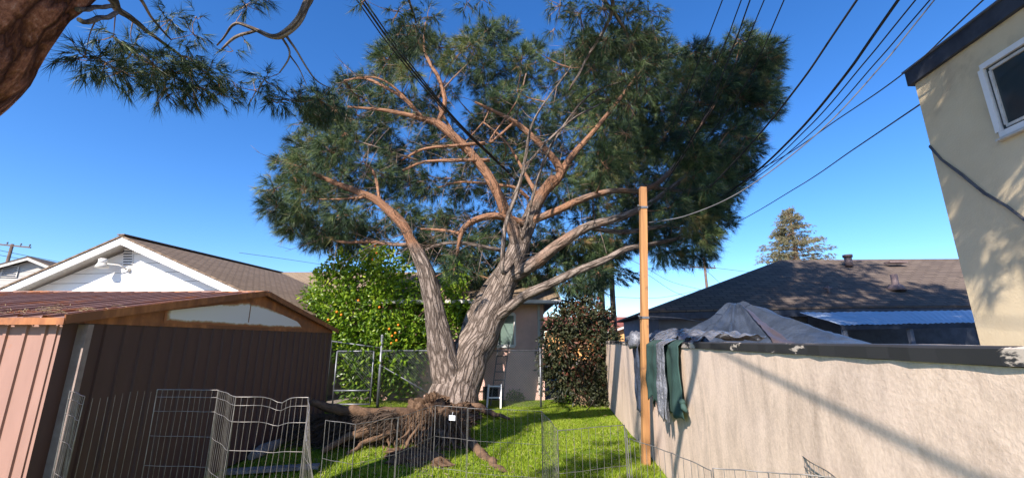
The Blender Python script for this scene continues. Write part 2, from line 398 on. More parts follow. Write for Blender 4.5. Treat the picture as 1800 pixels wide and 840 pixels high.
WX, WK = 1.31, .097
def grass_blades(n, seed, box_, hmin, hmax, wd, test):
    r = np.random.default_rng(seed)
    x = r.uniform(box_[0], box_[1], n); y = r.uniform(box_[2], box_[3], n)
    k = np.array([test(a, b) for a, b in zip(x, y)]); x = x[k]; y = y[k]; n = len(x)
    z = np.array([gh(a, b) for a, b in zip(x, y)])
    clump = np.array([mnoise.noise(Vector((a*1.6, b*1.6, 9))) for a, b in zip(x, y)])
    h = r.uniform(hmin, hmax, n)*(1+.7*clump); ang = r.uniform(0, 6.28, n); la = r.uniform(0, 6.28, n); le = r.uniform(.2, .9, n)*h
    p = np.stack([x, y, z-.005], 1); side = np.stack([np.cos(ang), np.sin(ang), 0*ang], 1)*wd
    tip = p+np.stack([np.cos(la)*le, np.sin(la)*le, h], 1)
    Vt = np.stack([p-side, p+side, tip], 1).reshape(-1, 3)
    return Vt, np.clip(r.normal(.5, .2, n)+.25*clump, 0, 1)
def lawn_ok(x, y):
    if mnoise.noise(Vector((x*1.3, y*1.3, 4)))+.5*mnoise.noise(Vector((x*5, y*5, 4))) > .50: return False
    if x > WX+WK*y-.02: return False
    if x < -3.62 and 3.4 < y < 8.8: return False
    return True
Vt, tn = grass_blades(230000, 3, (-4.5, 2.6, 4.2, 12.0), .02, .055, .0085, lawn_ok)
npmesh('lawn_grass', Vt, 0, M['grass'], tone=tn, base=(0, 8, 0), label='bright green lawn grass and clover between the shed and the stucco wall', cat='grass', kind='stuff')

lf = []; r_ = np.random.default_rng(55)
for i in range(5200):
    x, y = r_.uniform(-4, 2.4), r_.uniform(4.5, 11.8)
    if x > WX+WK*y-.03 or (x < -3.6 and y < 8.8): continue
    a = r_.uniform(0, 6.28); l = r_.uniform(.01, .035); z = gh(x, y)+r_.uniform(.012, .045)
    c_, s_ = math.cos(a)*l, math.sin(a)*l; lf += [(x-c_, y-s_, z), (x+s_*.5, y-c_*.5, z+.006), (x+c_, y+s_, z+.004)]
npmesh('fallen_leaves', np.array(lf), 0, M['straw'], base=(0, 8, 0), label='dry leaf and needle litter scattered over the green lawn', cat='litter', kind='stuff')

# ------------------------------------------------ STUCCO YARD WALL
t = thing('stucco_wall', (WX+WK*5, 5, 0), 'pale pink stained stucco garden wall with peeling black cap, along the right side of the lawn', 'wall')
y0, y1 = -4, 13.2; H = 1.525
wm = MB().hexa([(WX+WK*y0, y0, 0), (WX+WK*y0+.2, y0, 0), (WX+WK*y1+.2, y1, 0), (WX+WK*y1, y1, 0)],
               [(WX+WK*y0, y0, H), (WX+WK*y0+.2, y0, H), (WX+WK*y1+.2, y1, H), (WX+WK*y1, y1, H)]); wm.build('stucco_face', M['stucco'], t)
cm = MB(); n = 90
cm.grid(lambda a, b_: (lambda Y, q: (WX+WK*Y+q[0]+.004*math.sin(Y*23)*(q[0] < .1), Y, q[1]+.004*mnoise.noise(Vector((Y*3, q[0], 0)))))(y0+(y1-y0)*a, [(-.012, H+.002), (-.014, H+.05), (-.004, H+.058), (.205, H+.058), (.215, H+.05), (.212, H+.002)][round(b_*5)]), 160, 5, False)
cm.build('wall_cap', M['cap'], t)

# ------------------------------------------------ METAL SHED
SX, SY0, SY1, EZ, PZk = -3.66, 3.5, 8.75, 1.74, 2.27
SYM = 6.15; SL = -9.2
t = thing('metal_shed', (SX-2, SYM, 0), 'rusty brown ribbed metal garden shed with white stained gable panel', 'shed')
def ribbed(x0, x1, fn, zb, zt, pitch, dpt, rw=.018):
    """vertical ribbed sheet: fn(s,d) -> (x,y) of a point at run s, proud by d"""
    mb = MB(); s = x0
    while s < x1-1e-6:
        e = min(s+pitch, x1); pr = [(s, 0), (e-rw*2.4, 0), (e-rw*2, dpt), (e-rw*.6, dpt), (e-rw*.2, 0), (e, 0)]
        for (a, da), (b_, db) in zip(pr, pr[1:]):
            A, B = fn(a, da), fn(b_, db); za = zt(a); zbb = zt(b_)
            mb.quad((*A, zb), (*B, zb), (*B, zbb), (*A, za))
        s = e
    return mb
def topz(y): return EZ
ribbed(0, SY1-SY0, lambda s, d: (SX+d, SY0+s), .02, lambda s: EZ, .2, .018).build('gable_wall', M['shed'], t)
ribbed(0, -SL+SX, lambda s, d: (SX-s, SY0-d), .02, lambda s: EZ-.01, .155, .014).build('front_wall', M['shed_front'], t)
ribbed(0, -SL+SX, lambda s, d: (SL+s, SY1+d), .02, lambda s: EZ-.01, .2, .014).build('rear_wall', M['shed'], t)
MB().box((SX-.06, SY0-.0, EZ/2), (.06, .02, EZ), 0).build('corner_trim', M['shed_front'], t)
# gable frame (dark rust) then white panel proud of it
def roofz(y): return EZ+.05+(PZk-EZ-.05)*(1-abs(y-SYM)/((SY1-SY0)/2+.02))
gm = MB(); gm.slab([(SX+.004, SY0, EZ), (SX+.004, SY1, EZ), (SX+.004, SY1, roofz(SY1)-.02), (SX+.004, SYM, PZk-.03), (SX+.004, SY0, roofz(SY0)-.02)], (.014, 0, 0)); gm.build('gable_frame', M['rust'], t)
pts = [PX(287, 567, SX+.024, 0), PX(532, 578, SX+.024, 0), PX(525, 566, SX+.024, 0), PX(455, 534, SX+.024, 0), PX(437, 530, SX+.024, 0), PX(291, 546, SX+.024, 0)]
gp = MB(); c0 = sum(pts, Vector())/6
def rusty(p0, p1, lay): pass
inner = [c0+(p-c0)*.93 for p in pts]; inn2 = [Vector((p.x, p.y, c0.z+(p.z-c0.z)*.62)) for p in inner]
n0 = 0; gp.v = pts+inn2+[c0]; gp.a = [.66]*6+[.12]*6+[.05]
for i in range(6):
    j = (i+1) % 6; gp.face((i, j, 6+j, 6+i)); gp.face((6+i, 6+j, 12))
gp.build('gable_panel', M['gable_panel'], t, 'white gable panel with rust streaks round its edge')
cy = PX(437, 540, SX, 0).y
MB().box((SX+.028, cy, (PZk+EZ)/2-.0), (.004, .012, (PZk-EZ)*.62)).build('panel_seam', M['rust'], t)
for s, name in ((1, 'near'), (-1, 'far')):
    ye = SY0-.09 if s > 0 else SY1+.09
    ze = roofz(ye)
    rm = MB(); x = SX+.10; L = SL
    # ribbed roof sheet: ribs run from ridge to eave
    run = x-L; k = int(run/.19); w_ = run/k
    for i in range(k):
        xa = x-i*w_; pr = [(0, 0), (w_-.05, 0), (w_-.042, .022), (w_-.01, .022), (w_, 0)]
        for (a, da), (b_, db) in zip(pr, pr[1:]):
            wob = .006*math.sin(i*1.7)
            q = [(xa-a, SYM, PZk+da), (xa-b_, SYM, PZk+db), (xa-b_, ye, ze+db+wob), (xa-a, ye, ze+da+wob)]
            rm.quad(*(q if s < 0 else q[::-1]))
    rm.build('roof', M['shed_roof'], t)
    MB().beam((SX+.10, SYM, PZk-.005), (SX+.10, ye, ze-.01), .012, .075).build('rake_trim', M['rust'], t)
    if s > 0: MB().beam((SL, ye-.0, ze-.025), (SX+.10, ye-.0, ze-.025), .014, .055).build('eave_trim', M['rust'], t)
MB().beam((SL, SYM, PZk+.012), (SX+.11, SYM, PZk+.012), .11, .02).build('ridge_cap', M['shed_roof'], t)
MB().beam((SX+.035, SY0+.15, .0), (SX+.035, SY0+.15, EZ-.01), .1, .05, (0, 1, 0)).build('support_post', M['beige'], t, 'beige upright post against the dark shed wall')
# dry needles and vines lying on the eave
dm = MB()
for i in range(260):
    x = random.uniform(-7, SX+.05); y = SY0-.07+abs(random.gauss(0, .25)); z = roofz(max(SY0-.08, y))+.03
    a = random.uniform(0, 6.28); l = random.uniform(.04, .16)
    dm.tube([(x, y, z), (x+math.cos(a)*l*.5, y+math.sin(a)*l*.3, z+.012), (x+math.cos(a)*l, y+math.sin(a)*l*.6, z-.005)], .0022, 3, False)
dm.build('pine_litter', M['straw'], label='dry fallen pine needles lying on the near edge of the rusty shed roof', cat='debris', kind='stuff')

# ------------------------------------------------ WHITE GABLE HOUSE
A = PY(212, 416, 10.9); rd = Vector((.127, 1, 0)).normalized(); gx = Vector((rd.y, -rd.x, 0))   # ridge and gable directions
t = thing('white_gable_house', (A.x, A.y+3, 0), 'white house with lap siding gable, louvred vent and brown shingle roof, behind the rusty shed', 'house')
half, drop = 5.2, 2.08; oh = .5
def HP(u, v, z): return Vector((A.x, A.y, 0))+gx*u+rd*v+Vector((0, 0, z))
ez = A.z-drop
w2 = MB(); w2.slab([HP(-half+.5, oh, 0), HP(half-.5, oh, 0), HP(half-.5, oh, ez+.12), HP(0, oh, A.z-.16), HP(-half+.5, oh, ez+.12)], rd*.15); w2.build('gable_wall', M['siding'], t)
w3 = MB(); w3.slab([HP(half-.5, oh+.152, 0), HP(half-.5, 6.2, 0), HP(half-.5, 6.2, ez+.1), HP(half-.5, oh+.152, ez+.1)], gx*-.15); w3.build('side_wall', M['tanwall'], t)
for s in (-1, 1):
    rr = MB(); rr.slab([HP(0, 0, A.z), HP(s*half, 0, ez), HP(s*half, 6.5, ez), HP(0, 6.5, A.z)], (0, 0, .045)); rr.build('roof', M['shingle_brown'], t)
    bb = MB(); bb.slab([HP(0, .03, A.z-.012), HP(s*half, .03, ez-.012), HP(s*half, .03, ez-.2), HP(0, .03, A.z-.2)], rd*.04); bb.build('rake_board', M['white'], t)
    MB().slab([HP(s*.001, .074, A.z-.02), HP(s*half, .074, ez-.02), HP(s*half, .7, ez-.02), HP(s*.001, .7, A.z-.02)], (0, 0, -.015)).build('soffit', M['offwhite'], t)
MB().beam(HP(0, -.01, A.z+.06), HP(0, 6.5, A.z+.06), .22, .03).build('ridge_cap', M['shingle_brown'], t)
# louvred vent
vc = Vector(PY(226, 452, A.y+.55)); vm = MB(); fy = HP(0, oh-.01, 0)
def onw(px, py, d=0):                # point on the gable wall
    r_ = ray(px, py); n_ = rd; p0 = HP(0, oh, 0); tt = (p0-Vector((0, 0, EYE))).dot(n_)/r_.dot(n_); return Vector((0, 0, EYE))+r_*tt-rd*d
vt = MB().slab([onw(216, 466, .003), onw(234, 466, .003), onw(236, 438, .003), onw(220, 438, .003)], rd*-.02).build('gable_vent', M['white'], t)
lv = MB()
for i in range(6):
    yy = 441+i*4.6; lv.slab([onw(218.5, yy+2, .024), onw(233.5, yy+2, .024), onw(233.8, yy, .024), onw(219.3, yy, .024)], rd*-.01)
lv.build('louvre_gap', M['darktrim'], vt)
# floodlight
fl = MB().tube([onw(228, 474, .0), onw(228, 474, .09)], .055, 12).tube([onw(228, 474, .09), onw(222, 468, .2), onw(209, 467, .3)], .018, 8)
fo = fl.build('floodlight', M['offwhite'], t, 'white floodlight on a bent arm high on the gable')
h_ = onw(203, 466, .33); MB().tube([h_+V(0, 0, .12), h_+V(0, 0, .10), h_+V(0, 0, -.0)], [.07, .1, .1], 14).build('lamp_housing', M['white'], fo)
MB().tube([h_+V(0, 0, -.002), h_+V(0, 0, -.06), h_+V(0, 0, -.13)], [.1, .13, .15], 14).build('lamp_shade', M['offwhite'], fo)
c_ = onw(50, 494, .07); MB().tube([c_+rd*.07, c_], .02, 8).tube([c_+gx*-.08+V(0, 0, .0), c_+gx*.06+V(0, 0, .02)-rd*.03], .035, 10).build('security_camera', M['darktrim'], t)
# lattice below the right eave
lt = MB(); P0 = HP(half-.38, 1.0, 0)
for i in range(44):
    v0 = .6+i*.12
    for s in (-1, 1):
        a = HP(half-.40+.01*s, v0, ez+.02); b_ = HP(half-.40+.01*s, v0+s*.5, ez-.48)
        lt.beam(a, b_, .006, .02, tuple(gx))
lt.build('lattice_panel', M['tanwall'], t)

# ------------------------------------------------ far-left house, tan roof house
def gable_house(name, px, py, Y, yaw, half, drop, depth, wallm, roofm, label, trim, ventpx=None):
    A = PY(px, py, Y); r = Vector((math.sin(yaw), math.cos(yaw), 0)); gxx = Vector((r.y, -r.x, 0))
    t = thing(name, (A.x, A.y+depth/2, 0), label, 'house')
    def Q(u, v, z): return Vector((A.x, A.y, 0))+gxx*u+r*v+Vector((0, 0, z))
    ez = A.z-drop
    MB().slab([Q(-half+.4, .4, 0), Q(half-.4, .4, 0), Q(half-.4, .4, ez+.05), Q(0, .4, A.z-.12), Q(-half+.4, .4, ez+.05)], r*(depth-.8)).build('wall', wallm, t)
    for s in (-1, 1):
        MB().slab([Q(0, 0, A.z), Q(s*half, 0, ez), Q(s*half, depth, ez), Q(0, depth, A.z)], (0, 0, .07)).build('roof', roofm, t)
        MB().slab([Q(0, .02, A.z-.01), Q(s*half, .02, ez-.01), Q(s*half, .02, ez-.17), Q(0, .02, A.z-.17)], r*.05).build('rake_board', trim, t)
    return t, Q, A
t, Q, A2 = gable_house('grey_gable_house', 48, 452, 24, R(-14), 4.5, 1.9, 9, M['siding2'], M['shingle_dark'], 'small grey sided gable house with dark roof at the far left edge', M['offwhite'])
vv = MB()
vb = MB().slab([Q(-1.3, .37, A2.z-1.15), Q(-.5, .37, A2.z-1.15), Q(-.5, .37, A2.z-.5), Q(-1.2, .37, A2.z-.5)], Q(0, -.03, 0)-Q(0, 0, 0)).build('gable_vent', M['offwhite'], t)
for i in range(5): vv.slab([Q(-1.2, .335, A2.z-1.1+i*.12), Q(-.56, .335, A2.z-1.1+i*.12), Q(-.56, .335, A2.z-1.04+i*.12), Q(-1.2, .335, A2.z-1.04+i*.12)], Q(0, -.01, 0)-Q(0, 0, 0))
vv.build('louvre_gap', M['darktrim'], vb)
# tan roof: ridge parallel to the picture
B = PY(560, 481, 20)
t = thing('tan_roof_house', (B.x+1, B.y, 0), 'house with a pale tan shingle roof, mostly hidden behind the orange tree', 'house')
MB().box((B.x+1.4, B.y, 1.4), (11, 5.4, 2.8)).build('wall', M['tanwall'], t)
for s in (-1, 1):
    MB().slab([(B.x-5, B.y, B.z), (B.x+7, B.y, B.z), (B.x+7, B.y+s*3.1, B.z-1.75), (B.x-5, B.y+s*3.1, B.z-1.75)], (0, 0, .08)).build('roof', M['shingle_tan'], t)

# ------------------------------------------------ PINK HOUSE
HY = 12.3
CR = PY(955, 530, HY); CL = -3.9
t = thing('pink_house', (-1.2, HY+2, 0), 'pink stucco house with white window behind the chain link fence', 'house')
ze = CR.z; MB().hexa([(CL, HY, 0), (CR.x, HY, 0), (CR.x, HY+5, 0), (CL, HY+5, 0)], [(CL, HY, ze), (CR.x, HY, ze), (CR.x, HY+5, ze), (CL, HY+5, ze)]).build('wall', M['pink'], t)
rp = MB().slab([(CL-.5, HY-.55, ze-.02), (CR.x+.45, HY-.55, ze-.02), (CR.x+.45, HY+2.6, ze+1.12), (CL-.5, HY+2.6, ze+1.12)], (0, 0, .06)); rp.build('roof', M['shingle_tan'], t)
MB().slab([(CL-.5, HY+5.6, ze-.02), (CR.x+.45, HY+5.6, ze-.02), (CR.x+.45, HY+2.6, ze+1.12), (CL-.5, HY+2.6, ze+1.12)], (0, 0, .06)).build('roof', M['shingle_tan'], t)
MB().slab([(CR.x+.40, HY+.1, ze), (CR.x+.40, HY+5, ze), (CR.x+.40, HY+2.6, ze+1.05)], (.02, 0, 0)).build('gable_board', M['grey'], t)
MB().beam((CL-.5, HY-.57, ze-.06), (CR.x+.45, HY-.57, ze-.06), .03, .12).build('fascia', M['grey'], t)
MB().beam((CL-.4, HY-.62, ze-.05), (CR.x+.35, HY-.62, ze-.05), .06, .09).build('gutter', M['offwhite'], t)
MB().beam((CR.x-.14, HY-.05, ze-.1), (CR.x-.14, HY-.05, .15), .07, .07).build('downspout', M['offwhite'], t)
a, b_ = PY(905, 552, HY-.02), PY(860, 608, HY-.02)
wx0, wx1, wz0, wz1 = a.x-.95, a.x, b_.z, a.z
fr = MB()
for (p, q) in (((wx0, wz0), (wx1, wz0)), ((wx0, wz1), (wx1, wz1)), ((wx0, wz0), (wx0, wz1)), ((wx1, wz0), (wx1, wz1))):
    fr.beam((p[0], HY-.02, p[1]), (q[0], HY-.02, q[1]), .06, .09, (0, 0, 1) if p[1] == q[1] else (0, 1, 0))
win = fr.build('window', M['white'], t)
MB().box(((wx0+wx1)/2, HY-.008, (wz0+wz1)/2), (wx1-wx0-.08, .02, wz1-wz0-.08)).build('pane', M['greenglass'], win)
MB().box(((wx0+wx1)/2, HY-.025, (wz0+wz1)/2), (.04, .02, wz1-wz0-.1)).build('sash_bar', M['white'], win)
v0 = PY(862, 690, HY); MB().box((v0.x, HY-.01, v0.z), (.42, .03, .34)).build('crawlspace_vent', M['black_void'], t)
for dx, dz, hh in ((-.9, .35, .4), (.2, .5, .3)):
    p_ = PY(905, 505, HY+1); MB().tube([(p_.x+dx, HY+.9, ze+.3), (p_.x+dx, HY+.9, ze+.3+hh)], .04, 8).tube([(p_.x+dx, HY+.9, ze+.3+hh), (p_.x+dx, HY+.9, ze+.38+hh)], .06, 8).build('vent_pipe', M['vent'], t)

# ------------------------------------------------ CHAIN LINK FENCE + GATE
FY = 10.95
def fpt(px, z=None, py=None):
    p = PY(px, py if py else 650, FY); return Vector((p.x, FY, z if z is not None else p.z))
xl, xg, xr = fpt(577).x, fpt(668).x, fpt(955).x
ft = thing('chain_link_fence', ((xg+xr)/2, FY, 0), 'galvanised chain link fence in front of the pink house', 'fence')
FH = PY(800, 616, FY).z
def chain(x0, x1, z0, z1, y, pitch=.062, r=.0022):
    mb = MB(); h = z1-z0; n = int((x1-x0+h)/pitch)
    for i in range(n):
        for s in (1, -1):
            xa = (x0-h+i*pitch) if s > 0 else (x0+i*pitch+h)
            za, zb = z0, z1; xb = xa+s*h; xa2 = xa
            A_, B_ = (xa, za), (xb, zb)
            def cut(P, Q_):   # clip P to x-range
                (x, z), (x2, z2) = P, Q_
                if x < x0: k_ = (x0-x)/(x2-x); return (x0, z+(z2-z)*k_)
                if x > x1: k_ = (x1-x)/(x2-x); return (x1, z+(z2-z)*k_)
                return P
            if (xa < x0 and xb < x0) or (xa > x1 and xb > x1): continue
            A2_, B2_ = cut(A_, B_), cut(B_, A_)
            if abs(A2_[0]-B2_[0]) < .02: continue
            mb.tube([(A2_[0], y+s*r, A2_[1]), (B2_[0], y+s*r, B2_[1])], r, 3, False)
    return mb
chain(xg, xr, .03, FH-.02, FY).build('wire_mesh', M['galv'], ft)
MB().tube([(xg, FY, FH), (xr, FY, FH)], .018, 10).build('top_rail', M['galv'], ft)
for px, hh, rr_ in ((668, PY(672, 590, FY).z, .036), (812, FH+.02, .022), (950, FH+.04, .024)):
    p = fpt(px); MB().tube([(p.x, FY, -.1), (p.x, FY, hh)], rr_, 12).sphere((p.x, FY, hh), rr_*1.1, 10).build('fence_post', M['galv'], ft)
MB().tube([(xg, FY, FH-.35), (xg+1.4, FY, .25)], .014, 8).build('brace_rod', M['galv'], ft)
gt = thing('chain_link_gate', ((xl+xg)/2, FY, 0), 'chain link gate with pipe frame beside the corner of the shed', 'gate')
MB().tube([(xl-.0, FY, -.1), (xl+.0, FY, PY(583, 597, FY).z)], .032, 12).build('gate_post', M['galv'], gt)
MB().tube([(xl, FY, PY(583, 597, FY).z-.03), (xg-.03, FY, PY(672, 611, FY).z)], .018, 8).build('top_bar', M['galv'], gt)
gx0, gx1, gz1 = fpt(590).x, fpt(655).x, PY(620, 617, FY).z
gf = MB()
for a, b_ in (((gx0, .08), (gx1, .08)), ((gx0, gz1), (gx1, gz1)), ((gx0, .08), (gx0, gz1)), ((gx1, .08), (gx1, gz1)), ((gx0, PY(620, 686, FY).z), (gx1, PY(620, 686, FY).z))):
    gf.tube([(a[0], FY, a[1]), (b_[0], FY, b_[1])], .021, 10)
gf.build('gate_frame', M['galv'], gt); chain(gx0, gx1, .08, gz1, FY).build('wire_mesh', M['galv'], gt)

# ------------------------------------------------ LADDER
a, b_ = PZ(856, 718), PZ(880, 718)
t = thing('step_ladder', ((a.x+b_.x)/2, a.y, 0), 'small white step ladder standing on the grass in front of the crawlspace vent', 'ladder')
hz = PY(868, 676, a.y).z
a2, b2 = Vector((a.x+.03, a.y+.13, hz)), Vector((b_.x-.0, a.y+.13, hz))
MB().beam(a, a2, .035, .05).build('rail', M['white'], t); MB().beam(b_, b2, .035, .05).build('rail', M['white'], t)
for k in (.45, .92): MB().beam(a.lerp(a2, k), b_.lerp(b2, k), .07, .03).build('rung', M['white'], t)
p0, p1 = a2+V(.02, .02, 0), b2+V(-.0, .02, 0); q0, q1 = PY(873, 600, HY-.12), PY(886, 600, HY-.12)
t = thing('extension_ladder', ((p0.x+p1.x)/2, a.y+.35, 0), 'thin grey metal ladder leaning against the pink house wall', 'ladder')
f0, f1 = V(p0.x+.02, a.y+.3, 0.02), V(p1.x+.03, a.y+.3, 0.02); q0.x = f0.x+.16; q1.x = f1.x+.16
MB().beam(f0, q0, .02, .04).build('rail', M['galv'], t); MB().beam(f1, q1, .02, .04).build('rail', M['galv'], t)
for k in range(1, 8): MB().tube([f0.lerp(q0, k/8), f1.lerp(q1, k/8)], .012, 6).build('rung', M['galv'], t)

# ------------------------------------------------ WOODEN POST
b0 = PZ(1135, 822); tp = PY(1130, 330, b0.y)
t = thing('wooden_post', (b0.x, b0.y, 0), 'tall square orange timber post standing on the lawn beside the stucco wall', 'post')
MB().beam((b0.x, b0.y, -.05), tp, .092, .092, (0, 1, 0)).build('shaft', M['timber'], t)
for py in (366, 558):
    k = (PY(1130, py, b0.y).z)/tp.z; c = Vector((b0.x, b0.y, 0)).lerp(tp, k)
    sc_ = MB(); sc_.beam(c+V(-.055, 0, .0), c+V(.055, 0, .0), .115, .03); sc_.tube([c+V(-.05, -.05, 0), c+V(-.1, -.08, .02)], .012, 6); sc_.build('wire_bracket', M['galv'], t)

# ------------------------------------------------ TALL STUCCO BUILDING (right)
BX, BK = 5.63, .09
corner = PX(1603, 128, BX, BK); topZ = corner.z; CY = corner.y
t = thing('tall_stucco_building', (BX+3, 0, 0), 'two storey pale yellow stucco building with black roof edge at the right', 'building')
def bp(Y, z, d=0): return Vector((BX+BK*Y-d, Y, z))
MB().hexa([bp(-5, 0), bp(-5, 0)+V(6, 0, 0), bp(CY, 0)+V(6, 0, 0), bp(CY, 0)], [bp(-5, topZ), bp(-5, topZ)+V(6, 0, 0), bp(CY, topZ)+V(6, 0, 0), bp(CY, topZ)]).build('wall', M['yellow'], t)
rz = topZ-.2
rf = MB().hexa([bp(-5, rz, .06), bp(-5, rz)+V(6, 0, 0), bp(CY+.06, rz)+V(6, 0, 0), bp(CY+.06, rz, .06)], [bp(-5, topZ+.03, .06), bp(-5, topZ+.03)+V(6, 0, 0), bp(CY+.06, topZ+.03)+V(6, 0, 0), bp(CY+.06, topZ+.03, .06)]); rf.build('roof_edge', M['darktrim'], t)
MB().hexa([bp(-5, topZ+.031, .09), bp(-5, topZ+.031)+V(.1, 0, 0), bp(CY+.08, topZ+.031)+V(.1, 0, 0), bp(CY+.08, topZ+.031, .09)], [bp(-5, topZ+.05, .09), bp(-5, topZ+.05)+V(.1, 0, 0), bp(CY+.08, topZ+.05)+V(.1, 0, 0), bp(CY+.08, topZ+.05, .09)]).build('flashing', M['grey'], t)
yw1 = PX(1745, 175, BX, BK).y; zt, zb = PX(1740, 113, BX, BK).z, PX(1766, 236, BX, BK).z; yw0 = yw1-1.25
fr = MB()
def rectframe(mb, ya, yb, za, zb_, wd, dp, off):
    mb.beam(bp(ya, za, off), bp(yb, za, off), dp, wd); mb.beam(bp(ya, zb_, off), bp(yb, zb_, off), dp, wd)
    mb.beam(bp(ya, za+wd/2, off), bp(ya, zb_-wd/2, off), dp, wd, (1, 0, 0)); mb.beam(bp(yb, za+wd/2, off), bp(yb, zb_-wd/2, off), dp, wd, (1, 0, 0))
rectframe(fr, yw0, yw1, zb, zt, .07, .06, .02); wo = fr.build('window', M['white'], t)
sh = MB(); rectframe(sh, yw0+.05, yw1-.08, zb+.08, zt-.08, .035, .03, .012); sh.build('sash', M['offwhite'], wo)
MB().slab([bp(yw0, zb, .006), bp(yw1, zb, .006), bp(yw1, zt, .006), bp(yw0, zt, .006)], (.004, 0, 0)).build('pane', M['glass'], wo)
MB().beam(bp(yw0-.05, zb-.06, .03), bp(yw1+.04, zb-.06, .03), .08, .025).build('sill', M['offwhite'], wo)
cb = [PX(px, py, BX-.02, BK) for px, py in ((1634, 256), (1655, 280), (1690, 305), (1730, 338), (1770, 362), (1815, 395), (1900, 450))]
cbm = MB().tube(cb, .012, 6).tube([p+V(-.01, 0, -.018+.01*math.sin(i*2)) for i, p in enumerate(cb)], .009, 6); cbm.build('wall_cable', M['greycable'], t)

# ------------------------------------------------ DARK ROOF HOUSE (right, behind the wall)
FL = PY(1140, 549, 13.6); RS = PY(1372, 459, 17.5); RE = PY(1702, 455, 17.0); RE = Vector((RE.x+6, RE.y, RE.z))
FR = PY(1500, 541, 13.1); e = FR+(FR-FL)*2.0; e.z = FR.z
t = thing('dark_roof_house', ((FL.x+e.x)/2, 16, 0), 'low grey house with brown dark shingled hip roof behind the stucco wall', 'house')
bl = Vector((FL.x+.8, 21.5, FL.z)); br_ = Vector((e.x+1, 21, FL.z))
MB().slab([FL, FR, e, RE, RS], (0, 0, .05)).build('roof', M['shingle_dark'], t)
MB().slab([FL, RS, bl], (0, 0, .05)).build('roof', M['shingle_dark'], t)
MB().slab([bl, RS, RE, br_], (0, 0, .05)).build('roof', M['shingle_dark'], t)
for a, b_ in ((FL, FR), (FR, e)): MB().beam(a+V(0, 0, -.12), b_+V(0, 0, -.12), .04, .2).build('fascia', M['darktrim'], t)
o_ = .6
MB().slab([(FL.x+.5, FL.y+o_, 0), (e.x, e.y+o_+.2, 0), (e.x, e.y+6, 0), (FL.x+1, FL.y+7, 0)], (0, 0, FL.z-.03)).build('wall', M['grey'], t)
def onroof(px, py):
    n_ = (FR-FL).cross(RS-FL).normalized(); r_ = ray(px, py); tt = (FL-Vector((0, 0, EYE))).dot(n_)/r_.dot(n_); return Vector((0, 0, EYE))+r_*tt
p = onroof(1493, 468); MB().tube([p, p+V(0, 0, .34)], .13, 14).tube([p+V(0, 0, .36), p+V(0, 0, .46)], .17, 14).tube([p+V(0, 0, .3), p+V(0, 0, .36)], .1, 12).build('chimney_pipe', M['vent'], t)
p = onroof(1576, 508); MB().tube([p+V(0, 0, -.05), p+V(0, 0, .1), p+V(0, 0, .18), p+V(0, 0, .5)], [.28, .2, .1, .1], 12).build('vent_pipe', M['vent'], t)
p = onroof(1457, 517); MB().tube([p, p+V(0, 0, .28)], .045, 8).tube([p+V(-.13, 0, .2), p+V(.13, 0, .2)], .04, 8).build('vent_pipe', M['vent'], t)
p = onroof(1575, 464); MB().box(p+V(0, 0, .06), (.7, .3, .06)).build('roof_vent', M['vent'], t)
# patio cover
pa, pb, pc, pd = PY(1405, 549, 12.9), PY(1712, 545, 12.3), PY(1730, 566, 10.3), PY(1478, 571, 10.9)
t = thing('patio_cover', ((pa.x+pc.x)/2, 11.6, 0), 'bluish white corrugated patio cover on posts below the dark roof', 'patio cover')
pm = MB(); pm.grid(lambda a, b_: tuple((pa.lerp(pb, a)).lerp(pd.lerp(pc, a), b_)+Vector((0, 0, .007*math.sin(a*170)+.02*mnoise.noise(Vector((a*9, b_*2, 0)))))), 240, 8); pm.build('corrugated_sheet', M['poly'], t)
MB().beam(pd+V(0, 0, -.07), pc+V(0, 0, -.07), .05, .1).build('front_beam', M['darktrim'], t)
for k in (.03, .5, .97): p = pd.lerp(pc, k); MB().beam((p.x, p.y+.06, 0), (p.x, p.y+.06, p.z-.06), .09, .09, (0, 1, 0)).build('post', M['grey'], t)
MB().slab([(pa.x+.3, 13.0, 0), (pb.x+1.5, 12.9, 0), (pb.x+1.5, 12.9, pa.z-.1), (pa.x+.3, 13.0, pa.z-.1)], (0, .05, 0)).build('back_wall', M['darktrim'], t)

# ------------------------------------------------ ORANGE HOUSE
t, Q, A3 = gable_house('orange_stucco_house', 1117, 566, 30, R(4), 2.6, .85, 8, M['peach'], M['redroof'], 'small orange stucco house with red roof seen in the gap beside the timber post', M['offwhite'])
MB().box(Q(-.3, .37, A3.z-.55), (.5, .06, .3)).build('gable_vent', M['grey'], t)
MB().box(Q(-1.1, .37, A3.z-1.9), (.8, .06, .6)).build('window', M['glass'], t)
p = PY(1100, 556, 36); MB().slab([(p.x-7, 36, p.z-1.2), (p.x+4, 36, p.z-1.2), (p.x+4, 38.5, p.z), (p.x-7, 38.5, p.z)], (0, 0, .1)).build('red_roof', M['redroof'], t)
MB().box((p.x-1.5, 38.6, (p.z-1.2)/2), (10, 4, p.z-1.2)).build('rear_wall', M['peach'], t)

